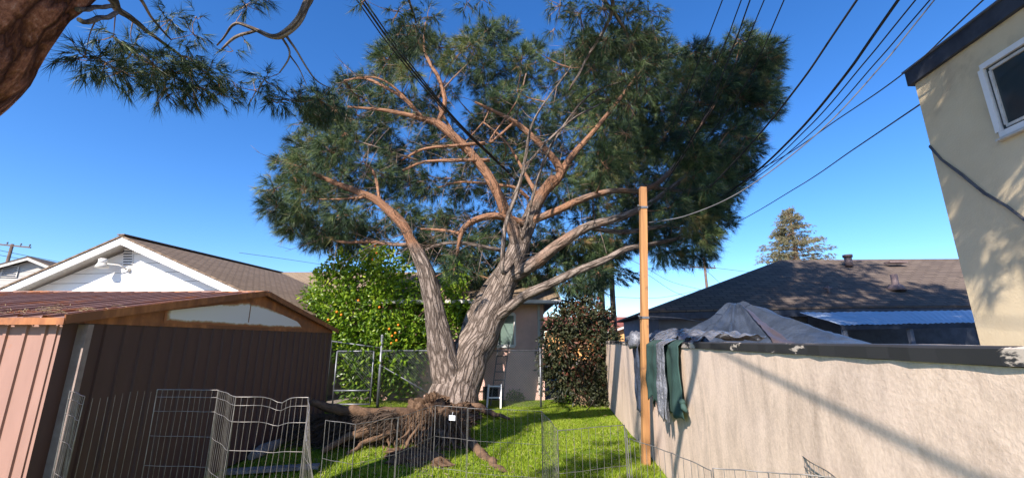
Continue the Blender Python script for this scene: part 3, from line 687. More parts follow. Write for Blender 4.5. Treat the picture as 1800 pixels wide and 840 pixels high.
# ------------------------------------------------ UTILITY POLES
def util_pole(px, pyt, Y, arm_px, arm_py, label, lean=0, transformer=False):
    p = PY(px, pyt, Y); t = thing('utility_pole', (p.x, Y, 0), label, 'utility pole')
    MB().tube([(p.x, Y, 0), (p.x+lean, Y, p.z)], [.17, .12], 10).build('pole_shaft', M['polewood'], t)
    a, b_ = PY(arm_px[0], arm_py[0], Y), PY(arm_px[1], arm_py[1], Y)
    MB().beam(a, b_, .1, .12).build('crossarm', M['polewood'], t)
    for k in (.04, .3, .7, .96):
        q = a.lerp(b_, k); MB().tube([q, q+V(0, 0, .16), q+V(0, 0, .17), q+V(0, 0, .3)], [.03, .03, .08, .05], 8).build('insulator', M['grey'], t)
    return t
util_pole(1237, 453, 42, (1212, 1258), (469, 471), 'wooden utility pole with crossarm beyond the lawn, left of the dark roof')
util_pole(22, 429, 38, (-6, 54), (429, 435), 'utility pole with crossarm behind the grey gable house at the far left')

# ------------------------------------------------ WIRES
def wire(name, pts, r, m, label, n=40, group=None):
    P = [PY(px, py, Y) for px, py, Y in pts]
    if name == 'power_line' and pts[0][1] < 0: P = [P[0]+(P[0]-P[1]).normalized()*14+V(0, 0, .6), P[0]+(P[0]-P[1]).normalized()*5]+P
    # smooth polyline through the points (Catmull-Rom)
    out = []; Q_ = [P[0]*2-P[1]]+P+[P[-1]*2-P[-2]]
    for i in range(1, len(Q_)-2):
        for k in range(n):
            s = k/n; a, b_, c, d = Q_[i-1:i+3]
            out.append(.5*((2*b_)+(c-a)*s+(2*a-5*b_+4*c-d)*s*s+(3*b_-a-3*c+d)*s**3))
    out.append(P[-1])
    MB().tube(out, r, 6).build(name, m, label=label, cat='power line', group=group)
G_ = 'overhead power lines'
for i, (dx, rr_) in enumerate(((0, .018), (6, .014), (-7, .012))):
    wire('power_line', [(605+dx, -40, 5.2), (700+dx*.9, 92, 6.4), (800+dx*.5, 212, 8.4), (880+dx*.3, 290, 11.0), (935, 345, 15)], rr_, M['black'], ['thick black cable running down through the left of the pine crown, middle of its bundle', 'black cable on the right of the bundle crossing the left of the pine crown', 'thin black cable on the left of the bundle crossing the left of the pine crown'][i], group=G_)
W = [([(1276, -15, 5.5), (1243, 70, 6.6), (1195, 190, 8.4), (1150, 292, 10.5)], .010, 'black', 'leftmost thin wire hanging down in front of the right crown'),
     ([(1309, -15, 5.5), (1275, 75, 6.5), (1225, 180, 8), (1170, 290, 10)], .010, 'black', 'second thin wire from the left in front of the right crown'),
     ([(1324, -15, 5.5), (1290, 80, 6.6), (1240, 200, 8.4), (1180, 300, 10.5)], .012, 'black', 'third thin wire from the left in front of the right crown'),
     ([(1350, -15, 5.5), (1305, 90, 6.7), (1240, 210, 8.5), (1165, 330, 10.5)], .010, 'black', 'fourth thin wire from the left in front of the right crown'),
     ([(1385, -15, 5.5), (1335, 100, 6.7), (1290, 180, 8), (1200, 300, 10.5)], .011, 'black', 'fifth wire from the left, just left of the crown top corner'),
     ([(1517, -15, 4.6), (1400, 155, 6), (1300, 275, 8), (1180, 400, 12)], .016, 'black', 'thick black wire, leftmost of those clear of the crown in the right sky'),
     ([(1590, -15, 4.4), (1480, 140, 5.6), (1390, 245, 7.2), (1300, 325, 9.5), (1190, 400, 14)], .020, 'black', 'thickest black wire of the fan in the right sky'),
     ([(1622, -15, 4.4), (1520, 110, 5.5), (1420, 225, 7.2), (1320, 312, 10), (1210, 370, 15)], .010, 'black', 'thin wire just right of the thickest black wire'),
     ([(1648, -15, 4.4), (1540, 110, 5.5), (1430, 230, 7.2), (1310, 325, 10), (1200, 385, 15)], .009, 'black', 'thin wire in the middle of the close fan in the right sky'),
     ([(1655, -15, 4.2), (1550, 115, 4.7), (1440, 232, 5.1), (1310, 332, 5.5), (1210, 378, 5.8), (1136, 392, 6.02)], .008, 'greycable', 'pale wire that sags through the crown and ends on the timber post'),
     ([(1745, -15, 4.2), (1600, 120, 5.5), (1480, 205, 7.2), (1340, 295, 10), (1200, 350, 15)], .010, 'greycable', 'grey wire below the close fan, crossing under the right roof corner'),
     ([(1617, 184, 5.75), (1500, 263, 8), (1400, 330, 11), (1270, 403, 16), (1150, 450, 24)], .012, 'greycable', 'lowest wire in the right sky, running from the stucco building to behind the crown'),
     ([(1142, 556, 6.0), (1200, 560, 8), (1255, 569, 10), (1305, 577, 12.5)], .009, 'greycable', 'short wire from the timber post to the dark roof house'),
     ]
for p_, r_, mm, lb in W: wire('power_line', p_, r_, M[mm], lb, 20, G_)
for i, (a, b_, c) in enumerate((((1080, 522), (1160, 520), (1237, 508)), ((1135, 470), (1180, 492), (1237, 510)), ((1138, 482), (1190, 512), (1237, 526)), ((1090, 447), (1150, 470), (1213, 470)), ((1258, 471), (1330, 476), (1420, 485)), ((1235, 470), (1270, 500), (1290, 540)))):
    wire('distant_wire', [(a[0], a[1], 34), (b_[0], b_[1]+3, 38), (c[0], c[1], 42 if i < 4 or i > 3 else 42)], .017, M['greycable'], ['nearly level distant wire left of the far utility pole', 'upper sloping distant wire left of the far utility pole', 'lower sloping distant wire left of the far utility pole', 'distant wire joining the left end of the far crossarm', 'faint wire running right from the far crossarm over the dark roof', 'steep guy wire on the right of the far utility pole'][i], 8, 'distant wires at the utility pole')
for i in range(2):
    wire('distant_wire', [(-20, 436+i*9, 38), (60, 452+i*7, 44), (200, 478+i*5, 60)], .025, M['greycable'], ['upper faint wire behind the white house roof at left', 'lower faint wire behind the white house roof at left'][i], 8, 'faint wires at far left')
wire('distant_wire', [(420, 444, 45), (500, 455, 50), (600, 470, 60)], .025, M['greycable'], 'faint wire over the tan roof left of the orange tree', 8)

# ------------------------------------------------ DRAPED TARP over things behind the wall
pk = PY(1293, 524, 7.6)
feet = [(1150, 598, 6.9, 1.45), (1190, 604, 5.6, 1.3), (1260, 604, 4.9, 1.25), (1400, 604, 4.5, 1.25), (1548, 603, 5.0, 1.5), (1560, 598, 8.0, 1.4), (1420, 590, 10, 1.4), (1250, 590, 10.5, 1.5), (1170, 588, 9, 1.5)]
FT = []
for px, py, Y, z in feet:
    q = PY(px, py, Y); q.z = z
    q.x = max(q.x, WX+WK*q.y+.26); FT.append(q)
tm = MB(); nf = len(FT); SEG = 12
def fan(ang, rr__):
    k = ang*nf; i = int(k) % nf; s = k-int(k); a, b_ = FT[i], FT[(i+1) % nf]
    f = a.lerp(b_, s); p = pk.lerp(f, rr__)
    sag = (math.sin(math.pi*s))*.20*math.sin(math.pi*min(1, rr__))
    p.z -= sag*.6+.02*math.sin(math.pi*rr__)
    p.z += .05*mnoise.noise(Vector((ang*40, rr__*1.5, 0)))*rr__*(1.3-rr__)*4+.06*mnoise.noise(p*2.5)+.03*mnoise.noise(p*6)-.10*math.exp(-(rr__/.08)**2)
    return p
tm.grid(lambda a, b_: fan(a % 1.0, .0+b_), nf*SEG, 26)
t = thing('tarp_cover', (pk.x, pk.y, 0), 'grey green tarp stretched to a peak over things behind the stucco wall', 'tarp')
tm.build('tarp_sheet', M['tarp'], t)
MB().tube([(pk.x, pk.y, 0), pk-V(0, 0, .22)], .03, 8).build('support_pole', M['galv'], t)
# brown fold strip
bm_ = MB(); i5 = FT[3]
for dx in (0,):
    bm_.grid(lambda a, b_: tuple(fan((.335+.05*b_*(.3+a)) % 1, .12+a*.86)+Vector((-.02, -.03, .03))), 24, 6)
bm_.build('brown_fold', M['tarpbrown'], t, 'brown folded strip of the tarp')
# ribs of the frame
# crumpled silver plastic on the wall end
def wallX(Y): return WX+WK*Y
pm = MB()
def crum(a, b_):
    Y = 6.6-2.6*a; top = PX(1150+170*a, 572+10*math.sin(a*5), wallX(0)+.3+.25*a, WK)
    x = wallX(Y)+.02+.9*b_*(1-.3*a); z = 1.60+.11*math.sin(math.pi*min(1, b_*1.1))*(1-.55*a)+.08*(1-a)*b_
    p = Vector((x, Y, z)); nn = mnoise.noise(p*6)*.05+mnoise.noise(p*15)*.025
    return (x+nn, Y+nn, max(1.592, z+nn*1.3))
pm.grid(crum, 90, 34)
pm.build('plastic_sheet', M['plastic'], label='crumpled silver grey plastic sheet bunched on top of the wall at the tarp corner', cat='plastic sheet')
# cloth hanging down the wall face
def hang(name, pxa, pxb, zt, zb, m, label, cat, fold, off, seed, ragged=0, nu=60):
    Ya, Yb = PX(pxa, 640, WX, WK).y, PX(pxb, 640, WX, WK).y
    def fn(a, b_):
        Y = Ya+(Yb-Ya)*a; z = zt+(zb-zt)*b_+ragged*mnoise.noise(Vector((a*9, seed, 0)))*b_
        d = off+fold*(.5+.5*math.sin(a*nu*.35+seed+b_*1.2))*min(1, .3+b_)+.02*mnoise.noise(Vector((a*7, b_*4, seed)))
        if b_ < .06: d = -.03+(off+.03)*b_/.06
        return (WX+WK*Y-d, Y-.1*b_*(a-.5)*0, z)
    mb = MB().grid(fn, nu, 26); o = mb.build(name, m, label=label, cat=cat)
    so_ = o.modifiers.new('thickness', 'SOLIDIFY'); so_.thickness = .006
    return o
zA = 1.6
hang('hanging_cloth', 1121, 1130, zA, PX(1126, 718, WX, WK).z, M['tarp'], 'dark grey end of cover hanging behind the timber post', 'cloth', .02, .05, 3, .02)
hang('hanging_cloth', 1148, 1204, zA, PX(1175, 716, WX, WK).z, M['cloth'], 'dark green cloth hanging over the stucco wall right of the timber post', 'cloth', .05, .05, 1, .12)
hang('hanging_plastic', 1172, 1188, zA+.01, PX(1172, 722, WX, WK).z, M['plastic'], 'ragged silver plastic strip hanging over the green cloth', 'plastic sheet', .03, .10, 5, .2)
kn = PX(1199, 706, WX-.09, WK); MB().sphere(kn, .035, 10, (1, 1, .8), .5, 2).tube([kn, kn+V(0, -.03, -.05), kn+V(.01, -.07, -.08)], [.02, .03, .012], 8).build('cloth_knot', M['cloth'], label='knotted bottom corner of the green cloth on the wall', cat='knot')
sk = PX(1118, 600, WX-.05, WK); MB().sphere(sk+V(0, 0, .02), .17, 18, (.8, 1.0, .75), .5, 4).build('plastic_bundle', M['plastic'], label='round bundle of grey plastic on the wall behind the timber post', cat='bundle')

# ------------------------------------------------ WIRE PENS
def pen_panel(p, parent, a, b_, h, rows, pitch, m, r=.0016, fr_=.003, dent=None, top=True, label=None):
    """a,b_: ground-plan corners (x,y); rows: heights of the cross wires"""
    mb = MB(); a = Vector((a[0], a[1], 0)); b_ = Vector((b_[0], b_[1], 0)); L = (b_-a).length; n = max(3, int(round(L/pitch)))
    nrm = Vector((-(b_-a).y, (b_-a).x, 0)).normalized()
    def pt(s, z):
        q = a.lerp(b_, s)+Vector((0, 0, z))
        if dent: dz, dn = dent(s, z); q += Vector((0, 0, dz))+nrm*dn
        q += nrm*.006*math.sin(s*9+z*3)
        return q
    for i in range(n+1):
        s = i/n; edge = i in (0, n)
        zt_ = h if (top or edge) else h-.012*math.sin(i*7)-.01
        mb.tube([pt(s, z) for z in np.linspace(.01, zt_, 9)], (fr_ if edge else r), 5 if edge else 4, False)
    for z in rows:
        mb.tube([pt(s, z) for s in np.linspace(0, 1, 13)], r*1.25 if z < h-.001 else fr_, 5, False)
    return mb.build('pen_panel', m, parent, label)
HP1 = 1.22
def penpts(L, h): return [PZ(px, py, h) for px, py in L]
pp = penpts([(124, 686), (149, 696), (277, 684), (384, 685), (415, 697), (543, 698), (573, 722)], HP1)
t = thing('wire_pen', (pp[3].x, pp[3].y, 0), 'tall silver wire exercise pen with a dented panel, in front of the dark shed wall', 'wire pen')
rows1 = [.04, .25, .46, .67, .88, 1.06, HP1-.055, HP1]
for i in range(6):
    a, b_ = pp[i], pp[i+1]; dn = None; rw = rows1; top = True; lb = None
    if i == 1: rw = [.04]; top = False; lb = 'panel of bare upright wires missing its top rail'
    if i == 4: dn = lambda s, z: (-.045*math.exp(-((s-.55)/.14)**2)*max(0, z-.7)/.5, .06*math.exp(-((s-.5)/.2)**2)*max(0, z-.7)*2); lb = 'panel with its top rail dented down'
    if i == 5: dn = lambda s, z: (-.14*s*s*max(0, z-.8)/.4, -.1*s*max(0, z-.8)*2); lb = 'crumpled end panel'
    pen_panel('pen_panel', t, (a.x, a.y), (b_.x, b_.y), HP1, rw, .045, M['wire_silver'], dent=dn, top=top, label=lb)
HP2 = .91
def run(L, h, label, loc_i, rows, pitch, m, gname='wire_pen', labs={}):
    q = penpts(L, h); t = thing(gname, (q[loc_i].x, q[loc_i].y, 0), label, 'wire pen')
    for i in range(len(q)-1):
        if i in labs and labs[i] == 'skip': continue
        pen_panel('pen_panel', t, (q[i].x, q[i].y), (q[i+1].x, q[i+1].y), h, rows, pitch, m, label=labs.get(i) if labs.get(i) != 'skip' else None)
    return t, q
r2 = [.05, .3, .6, HP2]
run([(572, 738), (626, 745), (700, 733), (765, 712), (822, 716)], HP2, 'low dark grey wire pen in front of the root ball, hung with a white tag', 2, r2, .07, M['wire_dark'])
t, q = run([(823, 717), (952, 722), (981, 756), (1097, 746), (1104, 769)], HP2, 'low grey wire pen on the sunlit lawn, left of the timber post', 1, r2, .07, M['wire_dark'])
run([(1106, 770), (1180, 795), (1251, 826)], HP2, 'low grey wire pen at the foot of the timber post', 1, r2, .065, M['wire_dark'])
run([(1253, 822), (1350, 829), (1468, 838), (1396, 792)], 1.0, 'low wire pen against the stucco wall at the bottom of the photo', 1, [.05, .3, .6, .95, 1.0], .045, M['wire_dark'])
tg = PZ(797, 735, .8); d_ = PZ(765, 712, HP2); e_ = PZ(822, 716, HP2); k = .56; c = d_.lerp(e_, k)
rzt = math.atan2(e_.y-d_.y, e_.x-d_.x); nn = Vector((math.sin(rzt), -math.cos(rzt), 0))
MB().box(Vector((c.x, c.y, .80))+nn*.012, (.075, .003, .05), rzt).tube([Vector((c.x, c.y, .8))+nn*.014+V(0, 0, .02), Vector((c.x, c.y, .86))], .002, 4).build('tag', M['tagwhite'], label='small blank white tag wired to the pen in front of the trunk', cat='tag')

# ------------------------------------------------ debris by the shed
a, b_ = PZ(440, 812), PZ(492, 790)
lg = MB().tube([a+V(0, 0, .07), a.lerp(b_, .35)+V(0, 0, .09), a.lerp(b_, .7)+V(0, 0, .1), b_+V(0, 0, .12)], [.05, .085, .08, .04], 10, disp=lambda L, a_: 1+.15*math.sin(a_*3+L*9)); lg.build('grey_log', M['log'], label='short grey weathered log on the grass inside the silver pen', cat='log')
for i, (p1_, p2_, lb) in enumerate((((330, 832), (452, 800), 'long rusty brown board lying at the foot of the shed wall'), ((395, 838), (560, 826), 'grey board lying in shade inside the silver pen'))):
    a, b_ = PZ(*p1_), PZ(*p2_); MB().beam(a+V(0, 0, .06), b_+V(0, 0, .05), .14, .04).build('board', M['root'] if i == 0 else M['log'], label=lb, cat='board')

# ================================================ TREES
def needles(P, D, n_per, ln, wd, spread, seed, tone_mu=.5, seg=.6, gl=None):
    """brush tufts: at each P a brush along D"""
    r = np.random.default_rng(seed); n = len(P)
    Pn = np.repeat(P, n_per, 0); Dn = np.repeat(D, n_per, 0); m_ = len(Pn)
    s = r.uniform(0, 1, m_)**1.0
    start = Pn+Dn*(s*ln*seg)[:, None]
    dv = Dn+r.normal(0, spread, (m_, 3)); dv[:, 2] -= .18
    dv /= np.linalg.norm(dv, axis=1)[:, None]
    L = ln*r.uniform(.6, 1.15, m_)
    sd = np.cross(dv, r.normal(0, 1, (m_, 3))); sd /= np.linalg.norm(sd, axis=1)[:, None]; sd *= (wd*r.uniform(.7, 1.3, m_))[:, None]
    tip = start+dv*L[:, None]; tip[:, 2] -= L*.10
    Vt = np.stack([start-sd, start+sd, tip], 1).reshape(-1, 3)
    tone = np.clip(np.repeat(r.normal(tone_mu, .16, n), n_per)+r.normal(0, .12, m_), 0, 1)
    return Vt, tone

def smooth(P, k=6):
    out = []; Q_ = [P[0]*2-P[1]]+P+[P[-1]*2-P[-2]]
    for i in range(1, len(Q_)-2):
        for q in range(k):
            s = q/k; a, b_, c, d = Q_[i-1:i+3]
            out.append(.5*((2*b_)+(c-a)*s+(2*a-5*b_+4*c-d)*s*s+(3*b_-a-3*c+d)*s**3))
    out.append(P[-1]); return out
def interp(R_, k):
    out = []
    for i in range(len(R_)-1):
        for q in range(k): out.append(R_[i]+(R_[i+1]-R_[i])*q/k)
    out.append(R_[-1]); return out

# ---- fallen, leaning big pine
limb_nodes = []      # (point, radius) for attaching twigs
def pxr(r, Y): return r*Y/F
def limb(L, seg=14, k=7, seed=0, att=None, amp=.06):
    """L = [(px,py,Y,rpx,tone)]"""
    P = smooth([PY(a[0], a[1], a[2]) for a in L], k); rad = interp([pxr(a[3]*(.78 if a[3] < 16 else .86), a[2]) for a in L], k); at = interp([a[4] for a in L], k)
    for i, p in enumerate(P): limb_nodes.append((p, rad[i]))
    for i in range(len(P)):
        P[i] = P[i]+Vector((mnoise.noise(P[i]*1.5), mnoise.noise(P[i]*1.5+V(9, 0, 0)), mnoise.noise(P[i]*1.5+V(0, 9, 0))))*rad[i]*.15
    ds = (lambda LL, a: 1+amp*mnoise.noise(Vector((math.cos(a)*2+seed, math.sin(a)*2, LL*2.2)))*2)
    return MB().tube(P, rad, seg, att=at, disp=ds)
TY = 10.4
bt = PZ(795, 712)
pine = thing('leaning_pine_tree', (bt.x, TY, 0), 'huge uprooted pine leaning over the fence, with forked trunk and exposed roots', 'tree')
tr = limb([(775, 800, 9.5, 64, 0), (790, 735, 9.9, 55, 0), (796, 700, 10.1, 48, 0), (808, 660, 10.3, 44, 0), (832, 612, 10.5, 37, 0), (858, 562, 10.7, 32, 0), (880, 515, 10.9, 28, 0), (902, 462, 11.0, 24, 0), (916, 420, 11.1, 21, .1), (930, 385, 11.2, 17, .25), (950, 345, 11.3, 15, .6), (975, 312, 11.3, 12, .9)], 40, 10, 1, amp=.05)
tr.build('trunk', M['bark'], pine)
l2 = limb([(800, 690, 10.1, 36, 0), (785, 650, 10.05, 32, 0), (775, 605, 10.0, 26, 0), (766, 550, 9.95, 20, 0), (755, 500, 9.9, 18, 0), (742, 462, 9.9, 16, .05), (724, 425, 9.9, 12, .7), (705, 392, 9.9, 11, 1), (668, 357, 10, 9.5, 1), (628, 337, 10.1, 8, 1), (585, 320, 10.3, 5.5, 1), (540, 300, 10.6, 4, .8), (505, 285, 11, 2.5, .6)], 28, 8, 2, amp=.09)
l2.build('trunk_fork', M['bark'], pine)
limbs = {
 'back': [(812, 640, 10.6, 20, 0), (828, 570, 11.3, 17, 0), (850, 520, 11.8, 15, 0), (878, 478, 12.2, 12, 0), (920, 440, 12.6, 9, .2), (980, 420, 13, 6, .3)],
 'D': [(912, 440, 11.0, 15, .2), (897, 395, 10.8, 13.5, .5), (880, 350, 10.6, 12.5, .8), (855, 305, 10.5, 11.5, .95), (825, 268, 10.4, 11, .9), (795, 238, 10.3, 10.5, 1), (765, 215, 10.3, 9, 1), (728, 205, 10.4, 6, 1), (680, 195, 10.6, 4.5, 1), (612, 188, 10.9, 2.5, 1)],
 'D1': [(768, 218, 10.3, 7, 1), (782, 180, 10.4, 5.5, 1), (772, 140, 10.6, 5, 1), (755, 110, 10.9, 4, 1), (745, 80, 11.2, 3, .9), (748, 40, 11.6, 2, .8)],
 'D2': [(745, 212, 10.3, 5.5, 1), (715, 178, 10.5, 4.5, 1), (680, 155, 10.7, 4, 1), (640, 138, 11, 3, 1), (605, 142, 11.3, 2, .9)],
 'D3': [(750, 214, 10.3, 3.5, 1), (700, 160, 10.1, 3, 1), (665, 138, 10, 2.2, .9), (628, 136, 10, 1.5, .9)],
 'D4': [(852, 252, 10.4, 5, .9), (800, 256, 10.2, 4, 1), (745, 262, 10.1, 3.5, 1), (705, 282, 10.1, 3, .9)],
 'D5': [(860, 282, 10.5, 5, .9), (800, 282, 10.2, 4.5, .9), (745, 285, 10.1, 3.5, .8), (708, 300, 10.1, 2.5, .7)],
 'D6': [(800, 240, 10.3, 4, .8), (770, 180, 11, 2.5, .6), (790, 145, 11.4, 2, .6), (830, 105, 11.8, 1.5, .5)],
 'D7': [(735, 282, 10.1, 2.5, .4), (690, 268, 9.9, 2, .4), (640, 252, 9.9, 1.5, .3), (585, 243, 10, 1, .3)],
 'E': [(925, 395, 11.0, 9, .5), (880, 380, 10.6, 8.5, .8), (840, 385, 10.4, 7.5, .95), (815, 402, 10.3, 6.5, 1), (806, 430, 10.3, 4, .8), (803, 450, 10.4, 2.5, .5)],
 'E1': [(812, 412, 10.3, 4.5, .9), (780, 405, 10.4, 3.5, .8), (740, 402, 10.6, 2.5, .8)],
 'E2': [(880, 440, 10.8, 5, .1), (820, 428, 10.4, 4.5, .1), (780, 428, 10.2, 4, .2), (748, 440, 10.2, 3, .2)],
 'Fx': [(958, 335, 11.3, 11, .8), (985, 305, 11.3, 10.5, 1), (965, 270, 11.2, 8.5, 1), (935, 240, 11.1, 7.5, 1), (905, 215, 11.1, 6, 1), (870, 196, 11.2, 4, 1), (835, 180, 11.4, 2.5, .9)],
 'F1': [(985, 305, 11.3, 10, 1), (1005, 275, 11.5, 8, 1), (1040, 235, 11.8, 6, .9), (1085, 180, 12.1, 5, .7), (1130, 120, 12.4, 3, .6)],
 'F2': [(905, 215, 11.1, 4, .8), (860, 250, 10.9, 2.5, .6), (910, 175, 11.3, 2, .6), (925, 130, 11.6, 2, .5)],
 'F3': [(930, 350, 11.2, 5, .8), (905, 330, 11, 4, .9), (870, 325, 10.9, 3.5, .9), (810, 320, 10.9, 2.5, .9), (770, 330, 11, 1.5, .8)],
 'F4': [(945, 345, 11.2, 6, .6), (920, 300, 11.6, 4, .8), (890, 250, 12, 3, .8), (850, 215, 12.5, 2, .7)],
 'G': [(925, 392, 11.2, 9, .6), (975, 372, 10.9, 9, .7), (1030, 348, 10.8, 8, .6), (1080, 335, 10.9, 6.5, .5), (1130, 335, 11.1, 6, .5), (1170, 310, 11.3, 6, .5), (1205, 265, 11.6, 5, .5), (1235, 215, 12, 4, .5), (1280, 150, 12.4, 2.5, .5), (1320, 95, 12.7, 1.5, .4)],
 'G1': [(1150, 330, 11.2, 5, .4), (1210, 335, 11.6, 4, .3), (1270, 320, 12, 2.5, .3)],
 'H': [(895, 492, 10.9, 15, .1), (940, 462, 10.4, 15, .35), (985, 428, 10.1, 13, .5), (1030, 400, 10, 11, .35), (1080, 385, 10.1, 9, .3), (1130, 365, 10.3, 7, .3), (1180, 330, 10.7, 5.5, .3), (1230, 290, 11.1, 4, .3), (1290, 240, 11.6, 2, .3)],
 'H1': [(1035, 400, 10, 6, .2), (1090, 408, 10.4, 6, .1), (1150, 400, 10.8, 4.5, .1), (1220, 385, 11.3, 3, .1)],
 'I': [(872, 560, 10.6, 12, 0), (915, 525, 10.1, 11.5, 0), (960, 502, 9.8, 10, 0), (1010, 478, 9.7, 9, 0), (1060, 458, 9.8, 8, 0), (1100, 438, 10, 7, 0), (1150, 428, 10.4, 5, 0), (1210, 415, 11, 3, 0)],
 'J': [(905, 455, 11, 5, 0), (885, 480, 9.9, 5, 0), (884, 440, 9.7, 5.5, 0), (890, 390, 9.6, 5, .1), (912, 330, 9.5, 4.5, .1), (925, 270, 9.5, 4, .1), (935, 220, 9.5, 3, .1), (965, 170, 9.6, 2.5, 0), (1010, 110, 9.8, 2, 0)],
 'K': [(915, 430, 10.9, 4, 0), (950, 300, 10.4, 3.5, 0), (985, 230, 10.2, 3, 0), (1040, 165, 10.2, 2, 0), (1105, 140, 10.3, 1.5, 0)],
 'K1': [(900, 350, 10.5, 3.5, 0), (935, 280, 10.1, 3, 0), (1000, 215, 10, 2.5, 0), (1060, 180, 10.1, 1.8, 0), (1110, 150, 10.2, 1.2, 0)],
 'Lw': [(735, 428, 9.9, 5, .5), (700, 430, 9.9, 4.5, .6), (650, 425, 10, 4, .7), (600, 425, 10.3, 3, .5), (565, 412, 10.6, 2, .4)],
 'L2': [(668, 357, 10, 4, .9), (662, 320, 10.3, 3.5, .8), (655, 300, 10.5, 3, .8), (640, 285, 10.8, 2, .8)],
 'L3': [(640, 347, 10, 3.5, .9), (600, 350, 10.2, 2.5, .8), (555, 350, 10.5, 1.5, .7)],
}
for i, (k, L) in enumerate(limbs.items()): limb(L, 14 if L[0][3] > 6 else 8, 6, i*3.1).build('limb', M['bark'], pine)

# crown clumps, drawn region by region
def inpoly(x, y, P):
    c = False; n = len(P); j = n-1
    for i in range(n):
        if ((P[i][1] > y) != (P[j][1] > y)) and x < (P[j][0]-P[i][0])*(y-P[i][1])/(P[j][1]-P[i][1])+P[i][0]: c = not c
        j = i
    return c
crown = [(452, 345), (470, 290), (505, 250), (512, 190), (560, 165), (600, 165), (612, 130), (660, 128), (700, 75), (745, 62), (790, 80), (830, 45), (890, 42), (920, 85), (960, 85), (1000, 95), (1040, 70), (1110, 60), (1170, 80), (1230, 90), (1275, 85), (1305, 55), (1345, 70), (1365, 115), (1360, 190), (1325, 245), (1305, 310), (1275, 350), (1262, 400), (1240, 440), (1195, 455), (1150, 430), (1115, 425), (1080, 450), (1050, 500), (1005, 510), (985, 470), (940, 470), (880, 455), (820, 480), (780, 470), (745, 450), (690, 400), (640, 430), (600, 430), (555, 445), (515, 420), (480, 400)]
crown = [(x+max(0, (640-x)*.14), y) for x, y in crown]
gaps = [(795, 195, 34), (832, 165, 22), (735, 150, 20), (725, 245, 26), (765, 300, 26), (545, 215, 20), (660, 165, 14), (925, 195, 15), (950, 120, 18), (865, 240, 14), (590, 165, 14), (1225, 290, 13), (700, 330, 20), (835, 355, 20), (745, 350, 22), (780, 340, 16), (610, 285, 14), (560, 300, 10), (900, 290, 16), (850, 130, 14), (690, 235, 18), (1010, 380, 14), (1100, 380, 12), (885, 160, 14), (1195, 165, 10), (985, 190, 12)]
r = random.Random(5); clumps = []
cx, cy = 905, 262
def try_clump(mind, front):
    for _ in range(400):
        x, y = r.uniform(450, 1370), r.uniform(40, 510)
        if not inpoly(x, y, crown): continue
        if any((x-a)**2+(y-b_)**2 < c*c for a, b_, c in gaps): continue
        if any((x-q[0])**2+(y-q[1])**2 < (mind*(1.1 if x < 1000 else .95))**2 for q in clumps if q[4] == front): continue
        rn = min(1, math.hypot((x-cx)/470, (y-cy)/235)); sh = math.sqrt(1-rn*rn)
        if front: Y = 10.7-1.3*sh+r.uniform(-.4, .4)
        else: Y = 11.6+2.4*sh+r.uniform(-.7, .7)
        clumps.append((x, y, Y, r.choice([15, 19, 24, 30, 34]) if x < 1020 else r.choice([18, 24, 30, 36]), front)); return True
    return False
while len(clumps) < 330 and try_clump(24, False): pass
nb = len(clumps)
LP_ = [(a[0]+(b_[0]-a[0])*k/4, a[1]+(b_[1]-a[1])*k/4, a[3]) for L in list(limbs.values())+[[(742, 462, 9.9, 16, 0), (724, 425, 9.9, 12, 0), (705, 392, 9.9, 11, 0), (668, 357, 10, 9, 0), (628, 337, 10.1, 8, 0), (585, 320, 10.3, 5, 0), (540, 300, 10.6, 4, 0)], [(902, 462, 11, 24, 0), (930, 385, 11, 17, 0), (975, 312, 11, 12, 0)]] for a, b_ in zip(L, L[1:]) for k in range(4) if a[3] >= 3.5]
def front_ok(x, y): return x > 1215 or all(math.hypot(x-a, y-b_) > 18+c*.8 for a, b_, c in LP_)
cnt = 0
while cnt < 150:
    k = len(clumps)
    if not try_clump(26, True): break
    x, y = clumps[-1][0], clumps[-1][1]
    rn = math.hypot((x-cx)/470, (y-cy)/235)
    keep = (rn > .62 and r.random() < (.8 if x > 1040 else 1)) or (x > 1040 and r.random() < .8) or (r.random() < .10)
    if x < 780 and y > 120 and y < 330 and x > 620: keep = r.random() < .2
    if not front_ok(x, y): keep = False
    if not keep: clumps[-1] = (*clumps[-1][:3], 0, True)
    cnt += 1
clumps = [c for c in clumps if c[3] > 0]
clumps += [(x, y, 13+r.uniform(-.5, .8), r.uniform(20, 28), False) for x, y in ((760, 420), (792, 450), (830, 440), (855, 415), (880, 465), (960, 478), (1000, 450), (1040, 470), (1070, 435), (920, 482), (785, 395), (1010, 500), (1045, 505), (985, 425), (940, 440), (830, 480), (735, 440))]
TP, TD = [], []; twm = MB(); rr = random.Random(9)
nodes = [(p, q) for p, q in limb_nodes]
NP = np.array([tuple(p) for p, q in nodes])
TWR = .022; NEWN = []
